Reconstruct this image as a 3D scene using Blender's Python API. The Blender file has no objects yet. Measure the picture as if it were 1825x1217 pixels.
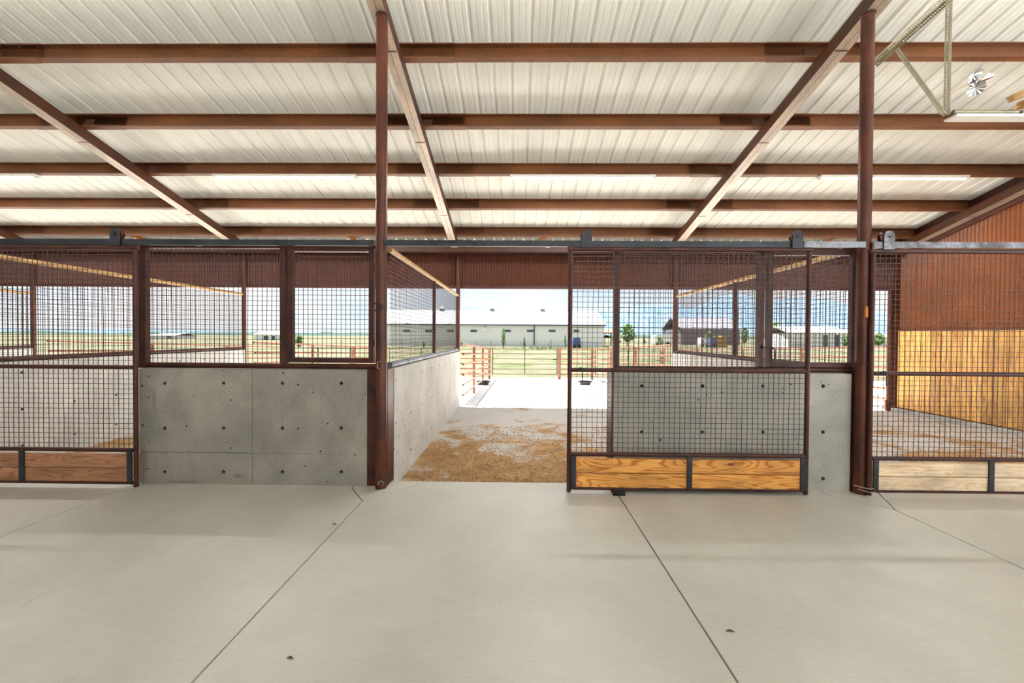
import bpy, bmesh, math, random
from mathutils import Vector, Matrix
random.seed(7)
scene = bpy.context.scene
col = scene.collection

# ------------------------------------------------------------------ camera
F_PX, IW, IH = 720.0, 1825.0, 1217.0
CAM = Vector((0.0, -4.10, 1.543))
YAW, PITCH, ROLL = 0.0120, 9.5/720.0, 0.0066
_f = Vector((-math.sin(YAW)*math.cos(PITCH), math.cos(YAW)*math.cos(PITCH), -math.sin(PITCH)))
_r0 = Vector((math.cos(YAW), math.sin(YAW), 0)); _u0 = _r0.cross(_f)
_r = _r0*math.cos(ROLL) + _u0*math.sin(ROLL); _u = _u0*math.cos(ROLL) - _r0*math.sin(ROLL)
cd = bpy.data.cameras.new('camera'); cam = bpy.data.objects.new('camera', cd); col.objects.link(cam)
cd.sensor_width = 36.0; cd.lens = F_PX*36.0/IW; cd.clip_start = 0.05; cd.clip_end = 6000
cam.matrix_world = Matrix(((_r.x, _u.x, -_f.x, CAM.x), (_r.y, _u.y, -_f.y, CAM.y), (_r.z, _u.z, -_f.z, CAM.z), (0, 0, 0, 1)))
scene.camera = cam

def at(px, py, Y):
    """point of the vertical plane y=Y seen at photograph pixel (px,py)"""
    d = _f + _r*((px-IW/2)/F_PX) - _u*((py-IH/2)/F_PX)
    t = (Y-CAM.y)/d.y
    return CAM + d*t
def X(px, py, Y): return at(px, py, Y).x
def Z(px, py, Y): return at(px, py, Y).z

# ------------------------------------------------------------------ world, sun, exposure
def lin(v):
    v = v/255.0
    return v/12.92 if v <= .04045 else ((v+.055)/1.055)**2.4
def rgb(r, g, b): return (lin(r), lin(g), lin(b), 1.0)

w = bpy.data.worlds.new('world'); scene.world = w; w.use_nodes = True
nt = w.node_tree; nt.nodes.clear()
wo = nt.nodes.new('ShaderNodeOutputWorld'); bg = nt.nodes.new('ShaderNodeBackground')
tc = nt.nodes.new('ShaderNodeTexCoord'); sx = nt.nodes.new('ShaderNodeSeparateXYZ')
rp = nt.nodes.new('ShaderNodeValToRGB')
rp.color_ramp.elements[0].position = 0.0; rp.color_ramp.elements[0].color = (0.86, 0.93, 1.0, 1)
rp.color_ramp.elements[1].position = 0.75; rp.color_ramp.elements[1].color = (0.42, 0.64, 1.0, 1)
e = rp.color_ramp.elements.new(0.16); e.color = (0.62, 0.82, 1.0, 1)
no = nt.nodes.new('ShaderNodeTexNoise'); no.inputs['Scale'].default_value = 2.3; no.inputs['Detail'].default_value = 6; no.inputs['Roughness'].default_value = .55
mp = nt.nodes.new('ShaderNodeMapping'); mp.inputs['Scale'].default_value = (1, 1, 2.6); mp.inputs['Location'].default_value = (0.35, 0.1, 0.2)
cr = nt.nodes.new('ShaderNodeValToRGB'); cr.color_ramp.elements[0].position = .40; cr.color_ramp.elements[1].position = .56
mx = nt.nodes.new('ShaderNodeMix'); mx.data_type = 'RGBA'; mx.inputs[7].default_value = (0.99, 0.99, 0.985, 1)
L = nt.links.new
L(tc.outputs['Generated'], sx.inputs[0]); L(sx.outputs['Z'], rp.inputs[0])
L(tc.outputs['Generated'], mp.inputs[0]); L(mp.outputs[0], no.inputs[0]); L(no.outputs[0], cr.inputs[0])
L(cr.outputs[0], mx.inputs[0]); L(rp.outputs[0], mx.inputs[6]); L(mx.outputs[2], bg.inputs[0]); L(bg.outputs[0], wo.inputs[0])
bg.inputs[1].default_value = 0.50

sd = bpy.data.lights.new('sun', 'SUN'); sd.energy = 16.8; sd.angle = math.radians(0.6); sd.color = (1.0, 0.99, 0.975)
so = bpy.data.objects.new('sun', sd); col.objects.link(so)
so.rotation_euler = Vector((-0.25, 0.12, 1.0)).to_track_quat('Z', 'Y').to_euler()
so.location = (0, 0, 20)

scene.view_settings.view_transform = 'Standard'; scene.view_settings.look = 'None'
scene.view_settings.gamma = 1.0; scene.view_settings.use_curve_mapping = False
scene.view_settings.exposure = 1.12

# ------------------------------------------------------------------ materials
MATS = {}
def nodes(name):
    m = bpy.data.materials.new(name); m.use_nodes = True; n = m.node_tree
    b = n.nodes['Principled BSDF']; return m, n, b
def ramp(n, a, b, p0=.3, p1=.7):
    r = n.nodes.new('ShaderNodeValToRGB'); r.color_ramp.elements[0].position = p0; r.color_ramp.elements[1].position = p1
    r.color_ramp.elements[0].color = a; r.color_ramp.elements[1].color = b; return r
def noise(n, vec, scale, detail=4, rough=.55, dist=0):
    t = n.nodes.new('ShaderNodeTexNoise'); t.inputs['Scale'].default_value = scale; t.inputs['Detail'].default_value = detail
    t.inputs['Roughness'].default_value = rough; t.inputs['Distortion'].default_value = dist; n.links.new(vec, t.inputs['Vector']); return t
def mapping(n, scale=(1, 1, 1), src='Object', rnd=True):
    t = n.nodes.new('ShaderNodeTexCoord'); m = n.nodes.new('ShaderNodeMapping'); m.inputs['Scale'].default_value = scale
    n.links.new(t.outputs[src], m.inputs[0])
    if rnd:
        oi = n.nodes.new('ShaderNodeObjectInfo'); k = n.nodes.new('ShaderNodeMath'); k.operation = 'MULTIPLY'; k.inputs[1].default_value = 37.0
        n.links.new(oi.outputs['Random'], k.inputs[0]); n.links.new(k.outputs[0], m.inputs['Location'])
    return m
def mixc(n, fac, a, b, mode='MIX'):
    x = n.nodes.new('ShaderNodeMix'); x.data_type = 'RGBA'; x.blend_type = mode
    for s, v in ((0, fac), (6, a), (7, b)):
        if hasattr(v, 'links') or hasattr(v, 'is_linked'): n.links.new(v, x.inputs[s])
        else: x.inputs[s].default_value = v
    return x.outputs[2]
def bump(n, b, h, strength=.3, dist=.01):
    k = n.nodes.new('ShaderNodeBump'); k.inputs['Strength'].default_value = strength; k.inputs['Distance'].default_value = dist
    n.links.new(h, k.inputs['Height']); n.links.new(k.outputs[0], b.inputs['Normal'])

def mat_two(name, a, b, scale=4, rough=.7, metal=0, p0=.3, p1=.7, mscale=(1, 1, 1), bstr=.15, fine=None, spec=.5, rough2=None):
    m, n, bs = nodes(name); mp_ = mapping(n, mscale)
    t = noise(n, mp_.outputs[0], scale, 6, .6); r = ramp(n, a, b, p0, p1); n.links.new(t.outputs[0], r.inputs[0])
    out = r.outputs[0]
    if fine:
        t2 = noise(n, mp_.outputs[0], fine[0], 3, .6); r2 = ramp(n, (fine[1],)*3+(1,), (fine[2],)*3+(1,), .35, .65)
        n.links.new(t2.outputs[0], r2.inputs[0]); out = mixc(n, 1.0, out, r2.outputs[0], 'MULTIPLY')
    n.links.new(out, bs.inputs['Base Color'])
    bs.inputs['Roughness'].default_value = rough; bs.inputs['Metallic'].default_value = metal; bs.inputs['Specular IOR Level'].default_value = spec
    if bstr:
        t3 = noise(n, mp_.outputs[0], (fine[0] if fine else scale*8), 3, .6); bump(n, bs, t3.outputs[0], bstr, .004)
    MATS[name] = m; return m

M_steel = mat_two('rusty_steel', rgb(46, 22, 18), rgb(88, 46, 34), 5, .42, .0, fine=(90, .8, 1.15), mscale=(1, 1, 1), spec=.35)
M_post = mat_two('red_brown_pipe', rgb(60, 26, 18), rgb(104, 52, 32), 4, .36, .0, fine=(70, .75, 1.2), mscale=(1, 1, .5), spec=.4)
M_dark = mat_two('mill_steel', rgb(34, 36, 42), rgb(62, 66, 74), 3.5, .42, .35, fine=(60, .8, 1.2), mscale=(1, 1, 3))
M_silver = mat_two('weathered_steel', rgb(96, 90, 92), rgb(150, 152, 160), 6, .42, .3, fine=(60, .7, 1.2), p0=.36, p1=.56)
M_pur = mat_two('primed_purlin', rgb(92, 52, 26), rgb(126, 76, 38), 2.2, .5, .0, fine=(45, .85, 1.12), mscale=(.6, 1, 1), spec=.6)
M_raf = mat_two('rafter_steel', rgb(140, 126, 114), rgb(196, 176, 152), 2.2, .38, .2, fine=(50, .85, 1.12), mscale=(1, .5, 1), spec=.8)
M_rside = mat_two('rafter_side', rgb(54, 30, 20), rgb(94, 52, 28), 2.0, .5, .0, fine=(50, .85, 1.12), mscale=(1, .5, 1))
M_trim = mat_two('maroon_trim', rgb(76, 40, 36), rgb(92, 50, 44), 3, .5)
M_wire = mat_two('wire', rgb(48, 24, 19), rgb(74, 40, 30), 6, .5, .0, bstr=0, spec=.6)
M_galv = mat_two('galvanised', rgb(118, 112, 92), rgb(158, 150, 126), 12, .4, .55, bstr=.05)
M_plug = mat_two('tie_plug_shade', rgb(30, 27, 24), rgb(48, 44, 40), 30, .9, bstr=0)
M_tan = mat_two('tan_metal', rgb(150, 112, 62), rgb(190, 150, 92), 8, .45, .2)
M_corr = mat_two('brown_corrugated', rgb(92, 50, 34), rgb(108, 60, 40), 1.6, .42, .0, fine=(30, .9, 1.08), spec=.4)
M_corr2 = mat_two('orange_brown_corrugated', rgb(128, 70, 30), rgb(156, 88, 38), 1.6, .36, .0, fine=(30, .9, 1.08), spec=.5)
M_orange = mat_two('orange_strut', rgb(190, 110, 40), rgb(222, 150, 70), 5, .6)
M_fence = mat_two('fence_pipe', rgb(96, 58, 40), rgb(140, 88, 62), 3, .6, fine=(40, .8, 1.2))
M_gatep = mat_two('olive_gate_pipe', rgb(56, 50, 36), rgb(84, 74, 50), 3, .6, fine=(40, .8, 1.2))
M_white = mat_two('white_paint', rgb(226, 224, 218), rgb(238, 236, 230), 4, .4, bstr=0)
M_black = mat_two('black_rubber', rgb(22, 23, 26), rgb(40, 41, 44), 8, .6)
M_leaf = mat_two('leaf_green', rgb(62, 96, 34), rgb(96, 130, 46), 9, .7, bstr=0)
M_leafd = mat_two('leaf_dark', rgb(44, 70, 36), rgb(70, 98, 50), 9, .7, bstr=0)
M_twig = mat_two('twig', rgb(70, 62, 60), rgb(96, 84, 78), 9, .8, bstr=0)
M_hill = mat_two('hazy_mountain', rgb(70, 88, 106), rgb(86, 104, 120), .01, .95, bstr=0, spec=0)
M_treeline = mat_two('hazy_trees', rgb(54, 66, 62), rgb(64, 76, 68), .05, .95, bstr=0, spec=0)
M_bwall = mat_two('building_wall', rgb(216, 218, 216), rgb(224, 226, 224), .2, .7, bstr=0, spec=.2)
M_broof = mat_two('building_roof', rgb(120, 122, 124), rgb(128, 130, 132), .2, .5, bstr=0, spec=.3)
M_bdark = mat_two('dark_glass', rgb(40, 66, 78), rgb(50, 80, 90), .6, .4, bstr=0)
M_groof = mat_two('grey_shed_metal', rgb(92, 90, 98), rgb(108, 106, 114), .5, .6, bstr=0)
M_blue = mat_two('blue_paint', rgb(52, 76, 120), rgb(66, 92, 140), 1, .6, bstr=0)
M_hay = mat_two('yellow_hay', rgb(150, 110, 44), rgb(176, 132, 60), 1, .8, bstr=0)
M_brown = mat_two('brown_roofing', rgb(88, 60, 46), rgb(110, 78, 58), 1, .8, bstr=0)
M_hub = mat_two('dark_hub', rgb(40, 24, 30), rgb(60, 38, 44), 20, .4, bstr=0)
m, n, bs = nodes('mirror_foil'); bs.inputs['Metallic'].default_value = 1; bs.inputs['Roughness'].default_value = .12; bs.inputs['Base Color'].default_value = (.75, .75, .77, 1)
tn = noise(n, mapping(n).outputs[0], 60); bump(n, bs, tn.outputs[0], .1, .002); M_foil = m

# ceiling sheet
m, n, bs = nodes('roof_sheet'); mp_ = mapping(n, (3, .35, 1)); t = noise(n, mp_.outputs[0], 2.0, 4, .6)
r = ramp(n, rgb(226, 227, 217), rgb(243, 244, 235), .3, .7); n.links.new(t.outputs[0], r.inputs[0]); n.links.new(r.outputs[0], bs.inputs['Base Color'])
bs.inputs['Roughness'].default_value = .42; M_roof = m

# light tube
m, n, bs = nodes('lamp_tube'); bs.inputs['Emission Color'].default_value = (1, .95, .88, 1); bs.inputs['Emission Strength'].default_value = 3.0
tn = noise(n, mapping(n).outputs[0], 5); rr = ramp(n, (.9, .88, .84, 1), (.95, .93, .9, 1)); n.links.new(tn.outputs[0], rr.inputs[0]); n.links.new(rr.outputs[0], bs.inputs['Base Color']); M_tube = m

# wood
def wood(name, a, b, c, axis='x'):
    m, n, bs = nodes(name)
    sc = {'x': (1.0, 9, 9), 'z': (9, 9, 1.0)}[axis]
    mp_ = mapping(n, sc)
    w1 = noise(n, mp_.outputs[0], .8, 2, .5, .3)
    fine_ = mapping(n, {'x': (2, 60, 60), 'z': (60, 60, 2)}[axis]); w2 = noise(n, fine_.outputs[0], 1.5, 3, .6)
    mu = n.nodes.new('ShaderNodeMath'); mu.operation = 'MULTIPLY'; mu.inputs[1].default_value = 100 if axis == 'x' else 40; n.links.new(w1.outputs[0], mu.inputs[0])
    wv = n.nodes.new('ShaderNodeMath'); wv.operation = 'SINE'; n.links.new(mu.outputs[0], wv.inputs[0])
    r = ramp(n, b, a, -.2, 1.0); r.color_ramp.elements[0].position = .2; r.color_ramp.elements[1].position = 1.0; n.links.new(wv.outputs[0], r.inputs[0])
    rf_ = ramp(n, (.84, .82, .78, 1), (1.05, 1.05, 1.05, 1), .35, .6); n.links.new(w2.outputs[0], rf_.inputs[0])
    rr_ = mixc(n, 1.0, r.outputs[0], rf_.outputs[0], 'MULTIPLY')
    w3 = noise(n, mapping(n, {'x': (1.6, 4, 4), 'z': (4, 4, 1.6)}[axis]).outputs[0], 1.4, 4, .6)
    r2 = ramp(n, (.72, .72, .72, 1), (1.08, 1.08, 1.08, 1), .35, .65); n.links.new(w3.outputs[0], r2.inputs[0])
    o = mixc(n, 1.0, rr_, r2.outputs[0], 'MULTIPLY')
    # knots
    mk = mapping(n, {'x': (2.2, 1, 6), 'z': (1, 6, 2.2)}[axis]); vo = n.nodes.new('ShaderNodeTexVoronoi'); vo.inputs['Scale'].default_value = 1.2
    n.links.new(mk.outputs[0], vo.inputs['Vector']); rk = ramp(n, (1, 1, 1, 1), (0, 0, 0, 1), .05, .12); n.links.new(vo.outputs['Distance'], rk.inputs[0])
    o = mixc(n, rk.outputs[0], o, c)
    oi = n.nodes.new('ShaderNodeObjectInfo'); r3 = ramp(n, (.62, .56, .46, 1), (1.15, 1.18, 1.3, 1), 0, 1); n.links.new(oi.outputs['Random'], r3.inputs[0])
    o = mixc(n, .8 if axis == 'z' else .35, o, mixc(n, 1.0, o, r3.outputs[0], 'MULTIPLY'))
    n.links.new(o, bs.inputs['Base Color']); bs.inputs['Roughness'].default_value = .55
    bump(n, bs, wv.outputs[0], .12, .002); return m
M_w1 = wood('pine_board_brown', rgb(168, 114, 80), rgb(198, 144, 106), rgb(84, 50, 34))
M_w2 = wood('pine_board_orange', rgb(214, 122, 40), rgb(253, 184, 94), rgb(96, 52, 24))
M_w3 = wood('pine_board_pale', rgb(246, 206, 162), rgb(255, 232, 200), rgb(150, 100, 66))
M_plank = wood('pine_plank', rgb(220, 150, 66), rgb(246, 190, 100), rgb(140, 80, 34), 'z')

# concrete wall
def concrete_wall(name, stains=(), lo=(158, 157, 148), hi=(192, 190, 180)):
    m, n, bs = nodes(name); mp_ = mapping(n, (1, 1, 1), rnd=False)
    t = noise(n, mp_.outputs[0], 1.7, 6, .62, .4); r = ramp(n, rgb(*lo), rgb(*hi), .32, .68); n.links.new(t.outputs[0], r.inputs[0])
    t2 = noise(n, mp_.outputs[0], 45, 4, .7); r2 = ramp(n, (.86, .86, .86, 1), (1.06, 1.06, 1.06, 1), .35, .65); n.links.new(t2.outputs[0], r2.inputs[0])
    o = mixc(n, 1.0, r.outputs[0], r2.outputs[0], 'MULTIPLY')
    # bug holes
    vo = n.nodes.new('ShaderNodeTexVoronoi'); vo.inputs['Scale'].default_value = 13; vo.inputs['Randomness'].default_value = 1; n.links.new(mp_.outputs[0], vo.inputs['Vector'])
    mh = n.nodes.new('ShaderNodeMath'); mh.operation = 'SUBTRACT'; n.links.new(vo.outputs['Distance'], mh.inputs[0])
    sp = n.nodes.new('ShaderNodeSeparateColor'); n.links.new(vo.outputs['Color'], sp.inputs[0])
    pw = n.nodes.new('ShaderNodeMath'); pw.operation = 'POWER'; pw.inputs[1].default_value = 4; n.links.new(sp.outputs[0], pw.inputs[0])
    ms = n.nodes.new('ShaderNodeMath'); ms.operation = 'MULTIPLY'; ms.inputs[1].default_value = .15; n.links.new(pw.outputs[0], ms.inputs[0]); n.links.new(ms.outputs[0], mh.inputs[1])
    rk = ramp(n, (1, 1, 1, 1), (0, 0, 0, 1), .0, .018); n.links.new(mh.outputs[0], rk.inputs[0])
    o = mixc(n, rk.outputs[0], o, rgb(52, 48, 42))
    for (sx_, sz_, rad, c) in stains:
        tcn = n.nodes.new('ShaderNodeTexCoord'); mpn = n.nodes.new('ShaderNodeMapping'); mpn.inputs['Location'].default_value = (-sx_/rad[0], 0, -sz_/rad[1]); mpn.inputs['Scale'].default_value = (1/rad[0], 0, 1/rad[1])
        n.links.new(tcn.outputs['Object'], mpn.inputs[0])
        ln = n.nodes.new('ShaderNodeVectorMath'); ln.operation = 'LENGTH'; n.links.new(mpn.outputs[0], ln.inputs[0])
        nn = noise(n, tcn.outputs['Object'], 9, 4, .7); ad = n.nodes.new('ShaderNodeMath'); ad.operation = 'ADD'; n.links.new(ln.outputs['Value'], ad.inputs[0]); n.links.new(nn.outputs[0], ad.inputs[1])
        rs = ramp(n, (.75, .75, .75, 1), (0, 0, 0, 1), .55, 1.35); n.links.new(ad.outputs[0], rs.inputs[0]); o = mixc(n, rs.outputs[0], o, c)
    n.links.new(o, bs.inputs['Base Color']); bs.inputs['Roughness'].default_value = .72
    sub = n.nodes.new('ShaderNodeMath'); sub.operation = 'SUBTRACT'; n.links.new(t2.outputs[0], sub.inputs[0]); n.links.new(rk.outputs[0], sub.inputs[1])
    bump(n, bs, sub.outputs[0], .35, .006); return m
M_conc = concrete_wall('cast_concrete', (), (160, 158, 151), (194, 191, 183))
M_cpart_lit = concrete_wall('lit_cast_concrete', (), (184, 181, 173), (216, 213, 205))  # same concrete, with the daylight on the partitions put into its colour

# floor concrete
m, n, bs = nodes('floor_concrete'); mp_ = mapping(n, (1, 1, 1), rnd=False)
t = noise(n, mp_.outputs[0], .9, 7, .62, .3); r = ramp(n, rgb(186, 181, 172), rgb(206, 202, 193), .3, .7); n.links.new(t.outputs[0], r.inputs[0])
mb = mapping(n, (6, 160, 1), rnd=False); t2 = noise(n, mb.outputs[0], 1.0, 3, .6); r2 = ramp(n, (.95, .95, .95, 1), (1.04, 1.04, 1.04, 1), .35, .65); n.links.new(t2.outputs[0], r2.inputs[0])
o = mixc(n, 1.0, r.outputs[0], r2.outputs[0], 'MULTIPLY')
t3 = noise(n, mp_.outputs[0], 120, 3, .7); r3 = ramp(n, (.93, .93, .93, 1), (1.05, 1.05, 1.05, 1), .35, .65); n.links.new(t3.outputs[0], r3.inputs[0]); o = mixc(n, 1.0, o, r3.outputs[0], 'MULTIPLY')
t4 = noise(n, mp_.outputs[0], 3.2, 5, .7, 1.0); r4 = ramp(n, (0, 0, 0, 1), (.55, .55, .55, 1), .66, .8); n.links.new(t4.outputs[0], r4.inputs[0]); o = mixc(n, r4.outputs[0], o, rgb(140, 126, 104))
vo = n.nodes.new('ShaderNodeTexVoronoi'); vo.inputs['Scale'].default_value = 5; n.links.new(mp_.outputs[0], vo.inputs['Vector']); rk = ramp(n, (.8, .8, .8, 1), (0, 0, 0, 1), .0, .018); n.links.new(vo.outputs['Distance'], rk.inputs[0]); o = mixc(n, rk.outputs[0], o, rgb(90, 76, 60))
n.links.new(o, bs.inputs['Base Color']); bs.inputs['Roughness'].default_value = .42; bs.inputs['Specular IOR Level'].default_value = .45
bump(n, bs, t2.outputs[0], .12, .002); M_floor = m
M_joint = mat_two('joint_dirt', rgb(78, 54, 34), rgb(104, 74, 48), 9, .9)

# stall dirt with shavings
m, n, bs = nodes('stall_dirt'); mp_ = mapping(n, (1, 1, 1), rnd=False)
t = noise(n, mp_.outputs[0], 70, 4, .75); r = ramp(n, rgb(108, 74, 40), rgb(210, 168, 114), .34, .62); n.links.new(t.outputs[0], r.inputs[0])
t2 = noise(n, mp_.outputs[0], 30, 5, .7); r2 = ramp(n, rgb(176, 170, 160), rgb(208, 202, 194), .35, .65); n.links.new(t2.outputs[0], r2.inputs[0])
tg = noise(n, mp_.outputs[0], 1.1, 6, .68, .5)
sxyz = n.nodes.new('ShaderNodeSeparateXYZ'); n.links.new(mp_.outputs[0], sxyz.inputs[0])
mr = n.nodes.new('ShaderNodeMapRange'); mr.inputs[1].default_value = .3; mr.inputs[2].default_value = 4.6; mr.inputs[3].default_value = -.10; mr.inputs[4].default_value = .14; n.links.new(sxyz.outputs['Y'], mr.inputs[0])
ad = n.nodes.new('ShaderNodeMath'); ad.operation = 'ADD'; n.links.new(tg.outputs[0], ad.inputs[0]); n.links.new(mr.outputs[0], ad.inputs[1])
rg = ramp(n, (0, 0, 0, 1), (1, 1, 1, 1), .46, .56); n.links.new(ad.outputs[0], rg.inputs[0]); tl = noise(n, mp_.outputs[0], 3.0, 6, .72, .8); rl = ramp(n, (.66, .62, .56, 1), (1.12, 1.12, 1.12, 1), .36, .62); n.links.new(tl.outputs[0], rl.inputs[0])
o = mixc(n, rg.outputs[0], mixc(n, 1.0, r.outputs[0], rl.outputs[0], 'MULTIPLY'), r2.outputs[0])
n.links.new(o, bs.inputs['Base Color']); bs.inputs['Roughness'].default_value = .9; bump(n, bs, t.outputs[0], .7, .02); M_dirt = m
M_pad2 = mat_two('paddock_dirt', rgb(186, 180, 172), rgb(206, 199, 190), .8, .95, fine=(14, .85, 1.1), bstr=.3)
M_chip = mat_two('wood_shaving', rgb(120, 80, 42), rgb(208, 168, 116), 60, .8, bstr=0)
M_pad = mat_two('dry_dirt', rgb(200, 198, 195), rgb(218, 216, 213), .8, .95, fine=(14, .85, 1.1), bstr=.3)
m, n, bs = nodes('pasture_grass'); mp_ = mapping(n, (1, .6, 1), rnd=False)
t = noise(n, mp_.outputs[0], .35, 8, .7, .4); r = ramp(n, rgb(58, 69, 38), rgb(86, 80, 66), .36, .56); n.links.new(t.outputs[0], r.inputs[0])
t2 = noise(n, mp_.outputs[0], 12, 4, .7); r2 = ramp(n, (.75, .75, .75, 1), (1.2, 1.2, 1.2, 1), .35, .65); n.links.new(t2.outputs[0], r2.inputs[0])
n.links.new(mixc(n, 1.0, r.outputs[0], r2.outputs[0], 'MULTIPLY'), bs.inputs['Base Color']); bs.inputs['Roughness'].default_value = .95; bs.inputs['Specular IOR Level'].default_value = .1; M_grass = m

# ------------------------------------------------------------------ mesh helpers
class MB:
    def __init__(s): s.v = []; s.f = []
    def add(s, vs, fs):
        k = len(s.v); s.v += [Vector(p) for p in vs]; s.f += [tuple(i+k for i in f) for f in fs]; return s
    def box(s, x0, x1, y0, y1, z0, z1):
        x0, x1 = min(x0, x1), max(x0, x1); y0, y1 = min(y0, y1), max(y0, y1); z0, z1 = min(z0, z1), max(z0, z1)
        return s.add([(x0, y0, z0), (x1, y0, z0), (x1, y1, z0), (x0, y1, z0), (x0, y0, z1), (x1, y0, z1), (x1, y1, z1), (x0, y1, z1)],
                     [(0, 3, 2, 1), (4, 5, 6, 7), (0, 1, 5, 4), (1, 2, 6, 5), (2, 3, 7, 6), (3, 0, 4, 7)])
    def bar(s, a, b, w, h, up=(0, 0, 1)):
        """rectangular bar from a to b, w across, h along up"""
        a = Vector(a); b = Vector(b); d = (b-a).normalized(); u = Vector(up); u = (u-d*u.dot(d)).normalized(); r = d.cross(u)
        vs = []
        for p in (a, b):
            for i, j in ((-1, -1), (1, -1), (1, 1), (-1, 1)): vs.append(p+r*(i*w/2)+u*(j*h/2))
        return s.add(vs, [(0, 1, 2, 3), (7, 6, 5, 4), (0, 4, 5, 1), (1, 5, 6, 2), (2, 6, 7, 3), (3, 7, 4, 0)])
    def tube(s, pts, r, n=10, caps=True):
        pts = [Vector(p) for p in pts]; k = len(s.v); fs = []; N = len(pts); ref = None
        for i, p in enumerate(pts):
            d = (pts[min(i+1, N-1)]-pts[max(i-1, 0)]).normalized()
            if ref is None:
                ref = Vector((0, 0, 1)) if abs(d.z) < .9 else Vector((1, 0, 0))
            ref = (ref-d*ref.dot(d)).normalized(); q = d.cross(ref)
            rr = r[i] if isinstance(r, (list, tuple)) else r
            for j in range(n):
                a = 2*math.pi*(j+.5)/n; s.v.append(p+ref*(rr*math.cos(a))+q*(rr*math.sin(a)))
        for i in range(N-1):
            for j in range(n):
                fs.append((k+i*n+j, k+i*n+(j+1) % n, k+(i+1)*n+(j+1) % n, k+(i+1)*n+j))
        if caps: fs.append(tuple(k+j for j in reversed(range(n)))); fs.append(tuple(k+(N-1)*n+j for j in range(n)))
        s.f += fs; return s
    def prism(s, poly, fn, t0, t1):
        """polygon of 2-D points extruded from t0 to t1; fn(a,b,t)->xyz"""
        m = len(poly); vs = [fn(a, b, t0) for a, b in poly]+[fn(a, b, t1) for a, b in poly]
        fs = [tuple(range(m)), tuple(reversed(range(m, 2*m)))]+[(i+m, (i+1) % m+m, (i+1) % m, i) for i in range(m)]
        return s.add(vs, fs)
    def sheet(s, prof, fn, t0, t1):
        m = len(prof); vs = [fn(a, b, t0) for a, b in prof]+[fn(a, b, t1) for a, b in prof]
        return s.add(vs, [(i, i+1, i+1+m, i+m) for i in range(m-1)])
    def build(s, name, mat, parent=None, smooth=False, fix=True):
        me = bpy.data.meshes.new(name)
        off = world_loc(parent) if parent else Vector()
        me.from_pydata([tuple(v-off) for v in s.v], [], s.f); me.materials.append(mat)
        if fix:
            bm = bmesh.new(); bm.from_mesh(me); bmesh.ops.recalc_face_normals(bm, faces=bm.faces); bm.to_mesh(me); bm.free()
        if smooth:
            me.polygons.foreach_set('use_smooth', [True]*len(me.polygons))
            try: me.set_sharp_from_angle(angle=math.radians(40))
            except Exception: pass
        me.update(); o = bpy.data.objects.new(name, me); col.objects.link(o)
        if parent: o.parent = parent
        return o
WL = {}
def world_loc(o):
    v = Vector(WL.get(o.name, (0, 0, 0)))
    return v
def empty(name, loc):
    o = bpy.data.objects.new(name, None); col.objects.link(o); o.location = loc; o.empty_display_size = .1; WL[o.name] = Vector(loc); return o
def tag(o, label, cat, group=None):
    o['label'] = label; o['category'] = cat
    if group: o['group'] = group
    return o
def struct(o, label=None):
    o['kind'] = 'structure'
    if label: o['label'] = label
    return o
def kid(mb, name, mat, parent, smooth=False, label=None, stuff=False):
    o = mb.build(name, mat, parent, smooth)
    # a parent that is itself a mesh part carries its own origin offset
    WL[o.name] = world_loc(parent)
    if label: o['label'] = label
    if stuff: o['kind'] = 'stuff'
    return o

def carve(ob, cutter):
    md = ob.modifiers.new('c', 'BOOLEAN'); md.operation = 'DIFFERENCE'; md.solver = 'EXACT'; md.object = cutter
    dg = bpy.context.evaluated_depsgraph_get(); me = bpy.data.meshes.new_from_object(ob.evaluated_get(dg)); ob.modifiers.clear(); ob.data = me
    bpy.data.objects.remove(cutter)

# ------------------------------------------------------------------ key planes
SL = 0.25; RZ0 = 5.108                       # underside of the roof: z = RZ0 - SL*y
AL = math.atan(SL); SA, CA = math.sin(AL), math.cos(AL)
def roof_z(y): return RZ0-SL*y
BX = [-11.13, -6.25, -1.372, 3.505, 8.63]    # bay lines
YO = 4.95                                    # outer wall line
GZ = -0.10                                   # stall ground level
CT = 1.185                                   # top of the concrete walls

# ------------------------------------------------------------------ floor slabs
fl = struct(MB().box(-16, 8.7, -11, .14, -.25, -.030).build('floor', M_joint), 'pale broom finished concrete aisle floor')
def slab(poly):
    c = sum((Vector((p[0], p[1])) for p in poly), Vector((0, 0)))/len(poly); g = .0045; n_ = len(poly); ins = []
    area = sum(poly[i][0]*poly[(i+1) % n_][1]-poly[(i+1) % n_][0]*poly[i][1] for i in range(n_))
    if area < 0: poly = poly[::-1]
    for i in range(n_):
        a, b, c_ = Vector(poly[i-1]), Vector(poly[i]), Vector(poly[(i+1) % n_])
        d1 = (b-a).normalized(); d2 = (c_-b).normalized(); n1 = Vector((-d1.y, d1.x)); n2 = Vector((-d2.y, d2.x))
        k = (n1+n2); k = k/(k.dot(n1)) if k.dot(n1) > .05 else n1
        ins.append(b+k*g)
    m_ = len(ins); vs = [(p.x, p.y, -.2) for p in ins]+[(p.x, p.y, -.003) for p in ins]
    ins2 = [p+(-(p-Vector((sum(q.x for q in ins)/m_, sum(q.y for q in ins)/m_))).normalized())*.003 for p in ins]
    vs += [(p.x, p.y, 0) for p in ins2]
    fs = [tuple(reversed(range(m_)))]+[(i, (i+1) % m_, (i+1) % m_+m_, i+m_) for i in range(m_)]+[(i+m_, (i+1) % m_+m_, (i+1) % m_+2*m_, i+2*m_) for i in range(m_)]+[tuple(range(2*m_, 3*m_))]
    kid(MB().add(vs, fs), 'slab', M_floor, fl)
YF = 0.15
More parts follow.
